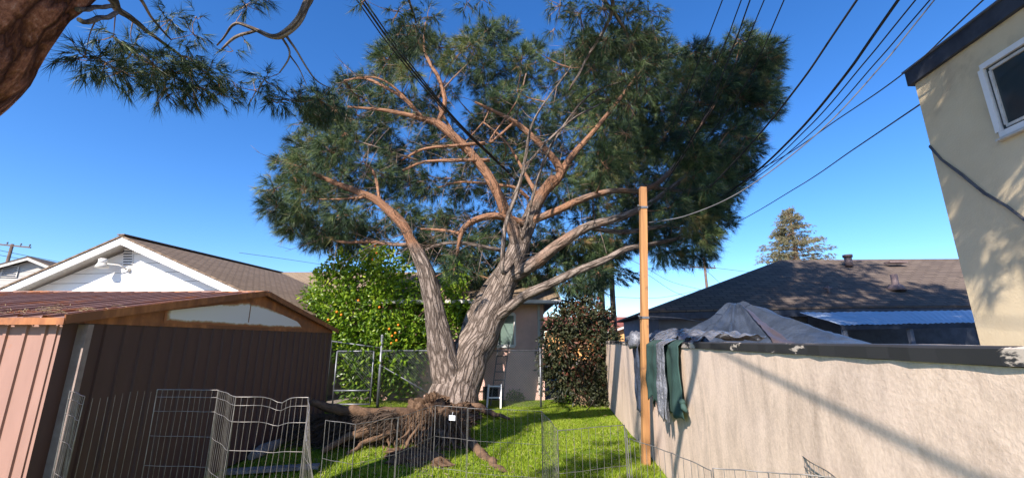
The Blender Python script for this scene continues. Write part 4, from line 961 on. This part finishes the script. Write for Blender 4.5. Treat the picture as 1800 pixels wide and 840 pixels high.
def add_clump(c, R_, dens, store, axisbias, mb, attach=True, nodesP=None):
    n = int(dens*R_*R_)
    if attach:
        d = np.linalg.norm(nodesP-np.array(c), axis=1)+.25*np.maximum(0, nodesP[:, 2]-c.z+.3)
        p0 = Vector(nodesP[int(np.argmin(d))]); ll = (c-p0).length; mid = p0.lerp(c, .5)+V(rr.uniform(-.1, .1), rr.uniform(-.1, .1), rr.uniform(-.12, .06))*ll
        S_ = smooth([p0, mid, c], 4); q_ = TWR*min(1.6, max(.5, (c-p0).length))
        mb.tube(S_, interp([q_, q_*.7, q_*.35], 4), 5, False, att=[.75]*9)
        globals()['NEWN'] = [tuple(S_[4]), tuple(S_[6]), tuple(S_[8])]
    for i in range(n):
        v = Vector((rr.gauss(0, 1), rr.gauss(0, 1), rr.gauss(0, .75))); v.normalize(); v = v*(R_*rr.uniform(.35, 1.0))
        p = c+v; d = (v.normalized()*.8+Vector(axisbias)+Vector((rr.gauss(0, .35), rr.gauss(0, .35), rr.gauss(0, .3)))).normalized()
        store[0].append(tuple(p)); store[1].append(tuple(d))
        if i % 4 == 0: mb.tube([c, c+v*.6+V(0, 0, -.03), p+d*.08], [.008, .005, .003], 3, False, att=[.6]*3)
cl_ = [(PY(x, y, Y), pxr(rp_, Y)) for x, y, Y, rp_, f_ in clumps]
cl_.sort(key=lambda q: np.linalg.norm(NP-np.array(q[0]), axis=1).min())
ctr = PY(930, 330, 11.2); CT = []
for c, q in cl_:
    out = (c-ctr).normalized()*.45; n0_ = len(TP)
    add_clump(c, q*.95, 560, (TP, TD), (out.x, out.y, out.z*.6-.12), twm, True, NP); NP = np.vstack([NP, NEWN])
    cb_ = rr.gauss(.39, .15); CT += [cb_ if rr.random() > .012 else 1.0 for _ in range(len(TP)-n0_)]
for i in range(480):                                  # bare dead twigs among the inner limbs
    p, q_ = limb_nodes[rr.randrange(len(limb_nodes))]
    if p.z < 3.6 or q_ > .17 or (p.x > 2.5 and rr.random() < .7): continue
    l = rr.uniform(.35, 1.1); d = V(rr.gauss(-.5, .6), rr.gauss(-.3, .5), rr.gauss(-.05, .5)).normalized()*l
    m1 = p+d*.5+V(0, 0, rr.uniform(-.08, .08)); e_1 = p+d+V(0, 0, rr.uniform(-.15, .1))
    twm.tube(smooth([p, m1, e_1], 3), interp([.013, .008, .003], 3), 4, False, att=[.35]*7)
    for j in range(3):
        q0 = m1.lerp(e_1, rr.random()); twm.tube([q0, q0+V(rr.gauss(-.1, .15), rr.gauss(0, .15), rr.gauss(-.05, .15))], [.005, .002], 3, False, att=[.35]*2)
twm.build('twigs', M['bark'], pine, kind='stuff')
Vt, tn = needles(np.array(TP), np.array(TD), 32, .25, .0038, .55, 4, np.array(CT))
npmesh('crown', Vt, 0, M['needle'], pine, tone=tn)
print('clumps', len(clumps), 'tufts', len(TP))

# ---- root plate and roots of the fallen pine
def lump(mb, c, rad, n, amp, seed, zmin=-.1):
    """rough earth mass: a sphere displaced by several octaves"""
    n0 = len(mb.v); rows = n//2
    for i in range(rows+1):
        th = math.pi*i/rows
        for j in range(n):
            ph = 2*math.pi*j/n; d = Vector((math.sin(th)*math.cos(ph), math.sin(th)*math.sin(ph), math.cos(th)))
            k = 1+amp*(mnoise.noise(d*1.6+V(seed, 0, 0))+.6*mnoise.noise(d*4+V(seed, 3, 0))+.4*mnoise.noise(d*10+V(seed, 5, 0))+.25*mnoise.noise(d*24+V(seed, 7, 0)))
            p = Vector(c)+Vector((d.x*rad[0], d.y*rad[1], d.z*rad[2]))*k; p.z = max(p.z, zmin); mb.v.append(p); mb.a.append(0)
    for i in range(rows):
        for j in range(n):
            k = (j+1) % n; mb.face((n0+i*n+j, n0+(i+1)*n+j, n0+(i+1)*n+k, n0+i*n+k))
rt = MB(); pc_ = PY(772, 728, 8.5)
lump(rt, (pc_.x+.05, 8.7, .05), (.70, 1.1, .26), 120, .5, 3)
lump(rt, (PY(757, 735, 7.6).x, 7.75, .12), (.50, .45, .36), 110, .6, 8, .0)
lump(rt, PY(765, 715, 9.0), (.30, .3, .22), 90, .7, 13)
rt.build('root_plate', M['soil'], pine)
def root(L, m=None, seg=9, jit=.0):
    P = smooth([PY(a, b_, Y) for a, b_, Y, q in L], 6); rad = interp([pxr(q, Y) for a, b_, Y, q in L], 6)
    P = [p+V(mnoise.noise(p*5), mnoise.noise(p*5+V(7, 0, 0)), mnoise.noise(p*5+V(0, 7, 0)))*.05 for p in P]
    return MB().tube(P, rad, seg, disp=lambda LL, a: 1+.25*mnoise.noise(Vector((math.cos(a)*1.5, math.sin(a)*1.5, LL*8)))).build('root', m or M['root'], pine)
root([(775, 712, 8.8, 6), (764, 728, 8.3, 8), (778, 748, 7.9, 9), (808, 764, 7.35, 9), (832, 786, 6.9, 8), (850, 803, 6.5, 9), (875, 826, 6.0, 8), (905, 850, 5.6, 6)])
root([(768, 722, 8.9, 9), (738, 729, 7.9, 11), (700, 728, 7.4, 11), (650, 725, 7.1, 9), (600, 719, 7.0, 8), (548, 708, 7.0, 5)])
root([(762, 722, 8.4, 9), (722, 742, 7.5, 9), (664, 750, 7.0, 8), (612, 766, 6.8, 6), (568, 790, 6.6, 4)])
root([(740, 740, 7.6, 4), (690, 760, 7.0, 5), (640, 776, 6.8, 4), (610, 800, 6.5, 3)])
root([(752, 728, 8.2, 4), (715, 737, 7.7, 3.5), (690, 752, 7.4, 2.6), (677, 775, 7.1, 2.2), (672, 800, 6.7, 1.6)])
root([(825, 712, 9.7, 7), (845, 718, 9.5, 6), (868, 726, 9.2, 4), (895, 735, 8.9, 2)])
root([(810, 715, 9.0, 8), (800, 735, 8.4, 6), (806, 752, 8.0, 4), (812, 790, 6.9, 2)])
for i in range(44):
    x0 = rr.uniform(715, 800); y0_ = rr.uniform(722, 742); x1 = 768+(x0-768)*rr.uniform(1.1, 2.2)+rr.uniform(-22, 8); y1_ = rr.uniform(770, 808)
    Y0 = rr.uniform(7.1, 7.4); q = rr.choice([1, 1.3, 1.6, 2.2, 3.2])
    root([(x0, y0_, Y0+.5, q*1.3), ((x0*.6+x1*.4)+rr.uniform(-6, 6), y0_+22, Y0-.1, q), ((x0*.3+x1*.7)+rr.uniform(-8, 8), (y0_+y1_)/2+12, Y0-.35, q*.8), (x1, y1_, min(Y0-.6, 6.9), q*.4)], seg=6)
hr = MB()
for i in range(750):                                  # fine root hair and soil strings, nobody could count
    x0 = rr.gauss(757, 26); y0_ = rr.uniform(724, 775); p = PY(x0, y0_, rr.uniform(7.0, 7.4)); l = rr.uniform(.06, .42)
    d = V(rr.gauss(-.12, .3), rr.gauss(-.15, .25), -1).normalized()*l; q = p+d; q.z = max(q.z, .0)
    hr.tube([p, p.lerp(q, .5)+V(rr.gauss(0, .03), rr.gauss(0, .03), 0), q], [rr.uniform(.003, .012), .004, .001], 4, False)
hr.build('root_hair', M['soil'], pine, kind='stuff')
# tangle of broken brush left of the root plate: dense dead twigs
br = MB()
for i in range(1500):
    k = rr.random(); x = 552+145*k; top = 728+10*math.sin(k*5); Y = rr.uniform(6.9, 8.5)
    y = top+abs(rr.gauss(0, 24)); p = PY(x, y, Y); p.z = max(p.z, .04+rr.random()*.12)
    a = rr.gauss(3.0, .55); l = rr.uniform(.12, .8)
    d = Vector((math.cos(a)*l, rr.uniform(-.3, .3), -abs(rr.gauss(.03, .10))-l*.22))
    q = p+d; q.z = max(q.z, .02); w_ = rr.choice([.3, .45, .6, 1.1])
    br.tube([p, p.lerp(q, .5)+V(0, rr.uniform(-.05, .05), rr.uniform(0, .08)), q], [.008*w_*1.6, .006*w_*1.4, .0025], 4, False)
br.build('dead_brush', M['branch'], label='tangled heap of dead brown brush and rootlets between the shed and the root ball', cat='brush', kind='stuff')
Pb, Db = [], []
for i in range(2600):
    x = rr.uniform(560, 705); y = 726+abs(rr.gauss(0, 22)); Y = rr.uniform(6.9, 8.5); p = PY(x, y, Y); p.z = max(p.z, .03)
    Pb.append(tuple(p)); v = Vector((rr.gauss(-.6, .5), rr.gauss(0, .5), rr.gauss(-.4, .3))).normalized(); Db.append(tuple(v))
Vt, tn = needles(np.array(Pb), np.array(Db), 12, .17, .0035, .5, 41, .3)
npmesh('dead_needles', Vt, 0, M['branch'], base=(-2.5, 8.0, 0), label='dry brown pine needles matted on the brush heap', cat='needles', kind='stuff')
sm = MB()
for i in range(70):
    x, y = rr.gauss(745, 34), rr.uniform(788, 822); p = PZ(x, y); q = rr.choice([.02, .03, .04, .07, .11]); lump(sm, (p.x, p.y, q*.2), (q*1.3, q, q*.6), 14, .7, i*1.7, -.02)
sm.build('soil_clods', M['soil'], label='dark clods of soil on the grass below the hanging roots', cat='soil', kind='stuff')

# ---- leafy shrubs
def leaves(C, R_list, n, ln, wd, seed, tone_fn, shell=.45):
    r_ = np.random.default_rng(seed); out = []; tones = []
    vol = np.array([a*a for a in R_list]); pick = r_.choice(len(C), n, p=vol/vol.sum())
    C = np.array([tuple(c) for c in C]); Rr = np.array(R_list)
    d = r_.normal(0, 1, (n, 3)); d /= np.linalg.norm(d, axis=1)[:, None]
    p = C[pick]+d*(Rr[pick]*r_.uniform(shell, 1.05, n))[:, None]
    k = p[:, 2] > .05; p, d, pick = p[k], d[k], pick[k]; n = len(p)
    a = d*.5+r_.normal(0, .6, (n, 3)); a[:, 2] -= .25; a /= np.linalg.norm(a, axis=1)[:, None]
    s = np.cross(a, r_.normal(0, 1, (n, 3))+d*.8); s /= np.linalg.norm(s, axis=1)[:, None]
    nn = np.cross(a, s); L = ln*r_.uniform(.6, 1.2, n)[:, None]; Wd = wd*r_.uniform(.7, 1.2, n)[:, None]
    # folded leaf: two triangles each side -> 4 triangles from 5 points
    b0 = p; mid = p+a*L*.5-nn*Wd*.25; tip = p+a*L-nn*L*.12; l_ = p+a*L*.45+s*Wd*.5; r2_ = p+a*L*.45-s*Wd*.5
    Vt = np.stack([b0, l_, mid, l_, tip, mid, b0, mid, r2_, mid, tip, r2_], 1).reshape(-1, 3)
    tn = np.clip(tone_fn(r_, n, p), 0, 1)
    return Vt, np.repeat(tn, 4)
ob = [(640, 500, 60), (590, 500, 45), (575, 545, 42), (680, 470, 50), (620, 560, 55), (690, 545, 58), (735, 520, 35), (650, 610, 60), (700, 620, 55), (610, 600, 40), (720, 590, 48), (660, 450, 28), (550, 520, 22), (790, 530, 40), (800, 490, 28), (820, 560, 35), (640, 665, 45), (710, 660, 40), (850, 590, 22), (600, 460, 24), (770, 580, 30), (565, 480, 16), (548, 560, 24)]
C, RR = [], []
for x, y, q in ob:
    Yb = 11.75 if x < 740 else 11.65; Y = Yb+rr.uniform(-.25, .25); C.append(PY(x, y, Y)); RR.append(pxr(q, Y)*.95)
ot = thing('orange_tree', (PY(660, 700, 11.8).x, 11.8, 0), 'leafy green citrus tree with ripe oranges behind the chain link gate', 'tree')
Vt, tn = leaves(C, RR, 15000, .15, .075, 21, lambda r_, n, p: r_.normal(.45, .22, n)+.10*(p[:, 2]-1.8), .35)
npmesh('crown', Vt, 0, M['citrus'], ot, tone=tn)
om = MB(); b0 = PY(660, 700, 11.8); b0.z = 0
om.tube([b0, b0+V(.05, 0, .7), b0+V(0, .1, 1.2)], [.1, .08, .06], 8)
for cc in C: om.tube(smooth([b0+V(0, .05, .9), (b0+V(0, 0, 1.0)).lerp(cc, .5)+V(0, 0, .05), cc], 3), interp([.04, .025, .01], 3), 5, False)
om.build('trunk', M['twig'], ot)
op = [(659, 432), (662, 445), (689, 590), (695, 585), (688, 603), (592, 548), (600, 553), (630, 528), (577, 562), (655, 456), (684, 578), (697, 598), (700, 571), (667, 540)]
proto = None
for i, (x, y) in enumerate(op):
    best = None
    r_ = ray(x, y); o0 = Vector((0, 0, EYE))
    for cc, q in zip(C, RR):       # nearest sphere hit
        oc = o0-cc; a_ = r_.dot(r_); b2_ = 2*oc.dot(r_); c2 = oc.dot(oc)-(q*.93)**2; D_ = b2_*b2_-4*a_*c2
        if D_ > 0:
            tt = (-b2_-math.sqrt(D_))/(2*a_)
            if best is None or tt < best: best = tt
    if best is None: best = 11.4/r_.y
    p = o0+r_*best
    if proto is None:
        proto = MB().sphere((0, 0, 0), .03, 12).build('orange', M['orange'], None, base=(0, 0, 0)); oo = proto
    else: oo = proto.copy(); COL.objects.link(oo)
    oo.parent = ot; oo.location = p-ot.location
# photinia
pb_ = [(1010, 560, 45), (1045, 580, 40), (985, 600, 42), (1020, 630, 55), (1060, 640, 38), (985, 660, 40), (1020, 690, 50), (1060, 690, 35), (1030, 545, 32), (970, 570, 20), (965, 640, 24), (1070, 600, 24), (955, 625, 14), (1000, 540, 16), (1062, 555, 20)]
C, RR = [], []
for x, y, q in pb_: Y = 11.2+rr.uniform(-.3, .4); C.append(PY(x, y, Y)); RR.append(pxr(q, Y)*.9)
pt_ = thing('photinia_bush', (PY(1020, 710, 11.2).x, 11.2, 0), 'dark bush with reddish leaves between the pink house and the stucco wall', 'bush')
def ptone(r_, n, p):
    t0 = r_.normal(.15, .13, n); k = r_.random(n) < .03+.16*(p[:, 2] > 1.9); t0[k] = r_.uniform(.5, .8, k.sum())
    c = np.array(PY(1020, 630, 10.8)); dd = np.linalg.norm(p-c, axis=1); k2 = (dd < .55) & (r_.random(n) < .3); t0[k2] = r_.uniform(.55, 1, k2.sum()); return t0
Vt, tn = leaves(C, RR, 11000, .13, .06, 22, ptone, .4); npmesh('crown', Vt, 0, M['photinia'], pt_, tone=tn)
om = MB(); b0 = PY(1020, 710, 11.2); b0.z = 0
for cc in C: om.tube(smooth([b0+V(rr.uniform(-.2, .2), 0, 0), b0.lerp(cc, .5)+V(0, 0, .1), cc], 3), interp([.03, .02, .008], 3), 5, False)
om.build('stem', M['twig'], pt_)
# weeds below it
for (x, y, q, lb) in ((1000, 712, .22, 'low pale weed at the foot of the reddish bush'), (905, 704, .2, 'small dark plant against the base of the pink house'), (940, 700, .2, 'small dark plant beside the downspout of the pink house')):
    p = PZ(x, y); Vt, tn = leaves([p+V(0, 0, .1), p+V(.12, 0, .08), p+V(-.12, 0, .07)], [q, q*.7, q*.7], 500, .09, .03, x, lambda r_, n, p_: r_.normal(.4, .2, n), .2)
    npmesh('weed', Vt, 0, M['citrus'], tone=tn, base=tuple(p), label=lb, cat='weed')
# stick
a = PZ(1030, 722); MB().tube(smooth([a, a+V(.12, 0, .12), a+V(.2, 0, .25)], 4), .012, 5).build('stick', M['branch'], label='short bare stick standing in the grass in front of the reddish bush', cat='stick')

# ---- background conifer trunks behind the bush, far redwood
for (x, lb) in ((1060, 'slim dark conifer behind the reddish bush, left of two'), (1079, 'slim dark conifer behind the reddish bush, right of two')):
    p = PY(x, 560, 17); q = PY(x, 420, 17)
    tt_ = thing('slim_conifer', (p.x, 17, 0), lb, 'tree', 'two slim conifers behind the bush')
    MB().tube([(p.x, 17, 0), (p.x, 17, q.z)], [.13, .09], 9).build('trunk', M['bark'], tt_)
    P_, D_ = [], []; b2 = MB()
    for i in range(26):
        z = q.z-1.6+i*.07; a = rr.uniform(0, 6.28); l = rr.uniform(.5, 1.3)
        e1 = Vector((p.x+math.cos(a)*l, 17+math.sin(a)*l, z-.15)); b2.tube([(p.x, 17, z), e1], [.02, .006], 4, False)
        for j in range(9):
            k = rr.uniform(.3, 1); P_.append(tuple(Vector((p.x, 17, z)).lerp(e1, k)+V(rr.gauss(0, .1), rr.gauss(0, .1), rr.gauss(0, .1)))); D_.append(tuple(Vector((math.cos(a), math.sin(a), -.6)).normalized()))
    b2.build('branches', M['bark'], tt_)
    Vt, tn = needles(np.array(P_), np.array(D_), 18, .28, .009, .5, int(x), .3); npmesh('crown', Vt, 0, M['needle'], tt_, tone=tn)
RY = 42; top = PY(1387, 366, RY)
rw = thing('distant_redwood', (PY(1398, 460, RY).x, RY, 0), 'distant conical redwood tree rising behind the dark roof', 'tree')
bx = rw.location.x
MB().tube([(bx, RY, 0), (top.x, RY, top.z)], [.45, .05], 9).build('trunk', M['twig'], rw)
P_, D_ = [], []; b2 = MB()
zlow = 5.0
for i in range(190):
    k = (i/190)**.9; z = zlow+(top.z-zlow)*k; a = rr.uniform(0, 6.28); l = (4.9*(1-k)**.85+.25)*rr.uniform(.6, 1.15)
    c0_ = Vector((bx+(top.x-bx)*k, RY, z)); e1 = c0_+Vector((math.cos(a)*l, math.sin(a)*l, .12*l-.1)); b2.tube([c0_, e1], [.05, .015], 4, False)
    for j in range(int(6+l*9)):
        q = rr.uniform(.25, 1.0); P_.append(tuple(c0_.lerp(e1, q)+V(rr.gauss(0, .16), rr.gauss(0, .16), rr.gauss(0, .10)))); D_.append(tuple(Vector((math.cos(a)+rr.gauss(0, .5), math.sin(a)+rr.gauss(0, .5), -.3)).normalized()))
b2.build('branches', M['twig'], rw)
Vt, tn = needles(np.array(P_), np.array(D_), 8, .32, .022, .6, 77, .5); npmesh('crown', Vt, 0, M['redwood'], rw, tone=tn)

# ---- near pine (trunk top left, boughs overhead)
np_t = thing('near_pine_tree', (-4.3, .2, 0), 'close red brown pine trunk at the top left corner with boughs hanging overhead', 'tree')
tpts = [V(-4.3, .2, -.1), V(-3.95, .75, 1.3), PY(-215, 150, 2.15), PY(-35, -8, 2.3), PY(105, -130, 2.45), PY(240, -300, 2.65), V(-.6, 1.2, 8.5), V(.3, .3, 11), V(1.0, -.4, 13.5)]
trn = MB().tube(smooth(tpts, 12), interp([.42, .40, .38, .37, .35, .31, .25, .18, .1], 12), 44, disp=lambda L, a: 1+.10*mnoise.noise(Vector((math.cos(a)*2.2, math.sin(a)*2.2, L*1.6)))*1.5+.05*mnoise.noise(Vector((math.cos(a)*6, math.sin(a)*6, L*4))))
trn.build('trunk', M['bark_near'], np_t)
near_nodes = [p for p in smooth(tpts[4:], 8)]
def nlimb(L, seg=8):
    P = smooth([PY(a[0], a[1], a[2]) if len(a) == 4 else Vector(a[:3]) for a in L], 6); rad = interp([(pxr(a[3], a[2]) if len(a) == 4 else a[3+1]) for a in L], 6)
    near_nodes.extend(P)
    for i in range(len(P)): P[i] = P[i]+Vector((mnoise.noise(P[i]*4), mnoise.noise(P[i]*4+V(9, 0, 0)), mnoise.noise(P[i]*4+V(0, 9, 0))))*.03
    MB().tube(P, rad, seg, att=[.2]*len(P)).build('limb', M['bark'], np_t)
nlimb([(120, -60, 2.4, 14), (190, -10, 2.9, 10), (215, 20, 3.2, 7), (245, 45, 3.5, 5), (285, 75, 3.8, 3), (330, 110, 4.1, 2)])
nlimb([(140, 35, 2.5, 5), (175, 33, 2.8, 5), (208, 22, 3.1, 4)])
nlimb([(135, 15, 2.5, 5), (170, 12, 2.8, 4.5), (205, 10, 3.1, 4)])
nlimb([(232, -20, 3.2, 4), (265, 30, 3.6, 2.5), (300, 70, 3.9, 1.5)])
nlimb([(330, -120, 3.6, 14), (480, -90, 3.9, 12), (545, -20, 4.0, 9), (535, 12, 4.0, 8), (522, 40, 4.0, 8), (498, 60, 4.0, 7), (478, 62, 4.0, 5), (450, 55, 4.0, 4), (420, 42, 4.0, 3), (400, 60, 4.1, 2), (382, 78, 4.2, 1.5)])
nlimb([(450, 55, 4.0, 3), (415, 68, 4.1, 3), (392, 85, 4.2, 2)])
nlimb([(500, 58, 4.0, 3), (520, 90, 4.1, 2), (548, 130, 4.3, 1.5), (580, 155, 4.5, 1)])
nlimb([(495, 62, 4.0, 2.5), (508, 95, 4.1, 1.8), (490, 130, 4.2, 1.2)])
nlimb([(508, 95, 4.1, 1.6), (525, 120, 4.2, 1.2), (540, 150, 4.3, .8)])
nlimb([(545, -20, 4.0, 6), (700, -70, 4.2, 9), (900, -90, 4.6, 8), (1050, -60, 5.2, 7), (1075, 20, 5.7, 4), (1040, 90, 6, 3), (1000, 160, 6.3, 2)])
nlimb([(700, -70, 4.2, 5), (715, -10, 4.6, 3), (730, 40, 5.0, 2)])
nlimb([(1060, 0, 5.6, 4), (1100, 60, 6, 3), (1120, 140, 6.4, 2), (1110, 210, 6.8, 1.5)])
nc = [(150, 100, 2.9, 30), (185, 110, 3.1, 36), (215, 125, 3.2, 34), (235, 85, 3.5, 30), (270, 115, 3.6, 42), (305, 130, 3.8, 44), (340, 150, 3.9, 40), (365, 130, 4.0, 34), (330, 100, 4.0, 30), (290, 155, 3.8, 28), (200, 65, 3.2, 22), (385, 165, 4.1, 22), (410, 145, 4.2, 18), (300, 35, 3.8, 24), (340, 60, 4.0, 18), (345, 30, 4, 12), (435, 8, 4.2, 20), (455, -8, 4.2, 16), (465, 140, 4.2, 22), (450, 160, 4.3, 18), (500, 175, 4.4, 20), (530, 180, 4.5, 26), (560, 175, 4.6, 30), (590, 190, 4.8, 28), (478, 175, 4.3, 16), (560, 205, 4.8, 20), (530, 215, 5, 14),
      (430, 70, 4.1, 7), (410, 90, 4.2, 9), (640, 0, 4.6, 16), (700, 20, 4.8, 22), (728, 45, 5, 28), (752, 30, 5, 26), (735, 75, 5.1, 22), (700, 60, 5, 16), (820, 8, 5, 18), (850, 0, 5.1, 14), (985, 10, 5.6, 26), (1020, 25, 5.7, 36), (1060, 15, 5.8, 38), (1100, 25, 5.9, 38), (1140, 20, 6, 34), (1150, 60, 6.1, 30), (1110, 75, 6.1, 36), (1065, 70, 6, 34), (1025, 75, 6, 28), (1130, 110, 6.3, 34), (1090, 130, 6.3, 34), (1135, 160, 6.5, 28), (1105, 185, 6.6, 30), (1070, 175, 6.6, 22), (1040, 120, 6.3, 20), (1100, 235, 6.9, 22), (1060, 230, 6.9, 16), (975, 50, 5.8, 14), (1175, 95, 6.4, 16)]
TWR = .011
SP, SD_ = [], []; tw2 = MB(); NPn = np.array([tuple(p) for p in near_nodes])
nc.sort(key=lambda q: np.linalg.norm(NPn-np.array(PY(*q[:3])), axis=1).min())
for x, y, Y, q in nc:
    add_clump(PY(x, y, Y), pxr(q, Y)*1.1, 1000 if Y < 5 else 720, (SP, SD_), (.1, .1, -.3), tw2, True, NPn); NPn = np.vstack([NPn, NEWN])
tw2.build('twigs', M['twig'], np_t, kind='stuff')
Vt, tn = needles(np.array(SP), np.array(SD_), 24, .15, .0026, .40, 6, .45); npmesh('hanging_needles', Vt, 0, M['needle_near'], np_t, tone=tn)
# unseen boughs added above the frame and behind the camera, placed to shade the roofs, the right crown and the lawn
HP_, HD = [], []; tw3 = MB()
recv = []
def shade(pt_, L, q): recv.append((Vector(pt_)-SD*L, q))
for x, y, Y in ((1150, 180, 10), (1200, 240, 10.5), (1250, 300, 10.5), (1300, 240, 11), (1180, 330, 10.5), (1290, 150, 11), (1220, 400, 10.5), (1120, 260, 10), (1240, 180, 10.5), (1330, 180, 11.3), (1160, 410, 10), (1200, 330, 10.5), (1080, 200, 10), (1160, 260, 10), (1260, 240, 10.6), (1310, 300, 11), (1250, 350, 10.6), (1210, 130, 10.6), (1110, 330, 10)):
    shade(PY(x, y, Y), 12.5+rr.uniform(-.8, .8), .85)
for i in range(50):
    x, y = rr.uniform(1160, 1680), rr.uniform(462, 560)
    if x > 1520 and y < 500: continue
    shade(onroof(x, y), 18+rr.uniform(-1.2, 1.2), .85)
for i in range(34): shade(pa.lerp(pb, rr.random()).lerp(pd.lerp(pc, rr.random()), rr.random()), 17+rr.uniform(-1, 1), .7)
for i in range(46):
    x = rr.uniform(1605, 1830); y = rr.uniform(-20, 250) if i < 34 else rr.uniform(240, 480)
    shade(PX(x, y, BX, BK), 5.2+rr.uniform(-.5, .5), .36 if i < 34 else .24)
for x, y in ((1010, 830), (1060, 800), (1110, 780), (1050, 840), (1100, 820), (980, 850)):
    shade(PZ(x, y), 15, .35)
HD_ = 95; TWR = .03; NPn = np.array([tuple(p) for p in near_nodes if p.z > 9.5])
recv.sort(key=lambda q: (q[0]-V(.6, 0, 12)).length)
for c, q in recv: add_clump(c, q, 95, (HP_, HD), (0, 0, -.1), tw3, True, NPn); NPn = np.vstack([NPn, NEWN])
tw3.build('shade_twigs', M['twig'], np_t, kind='stuff')
Vt, tn = needles(np.array(HP_), np.array(HD), 34, .3, .012, .5, 8, .45); npmesh('shade_crown', Vt, 0, M['needle_near'], np_t, tone=tn)
# unseen bare boughs, added so that their shadows cross the stucco wall
def shadow_bough(pA, pB, L, r_, ext=1.6):
    a, b_ = pA-SD*L, pB-SD*L; d = (b_-a)
    MB().tube([a-d*ext*.4, a, a.lerp(b_, .5)+V(0, 0, .02), b_, b_+d*.5], r_, 8).build('limb', M['bark'], np_t)
a, b_ = PX(1250, 610, WX, WK)-SD*3.0, PX(1720, 842, WX, WK)-SD*3.0
MB().tube(smooth([a, a.lerp(b_, .33), a.lerp(b_, .66), b_, b_+(b_-a)*.3, b_+(b_-a)*.3+V(-.8, -.6, 0), V(-2.5, -1.4, 2.5), V(-3.9, .3, 1.9)], 6), interp([.007, .008, .009, .010, .014, .02, .04, .06], 6), 8).build('limb', M['bark'], np_t)  # added caster of the long diagonal shadow, joined back to the trunk
a, b_ = PX(1222, 606, WX, WK)-SD*6.2, PX(1182, 850, WX, WK)-SD*6.2
MB().tube(smooth([b_-V(0, 0, .02), b_.lerp(a, .5)+V(.02, 0, 0), a, a+V(-.3, .1, 1.2), V(-.6, 1.2, 8.3)], 6), interp([.05, .055, .06, .06, .07], 6), 8).build('limb', M['bark'], np_t)  # added caster of the steep shadow beside the cloth, kept out of view
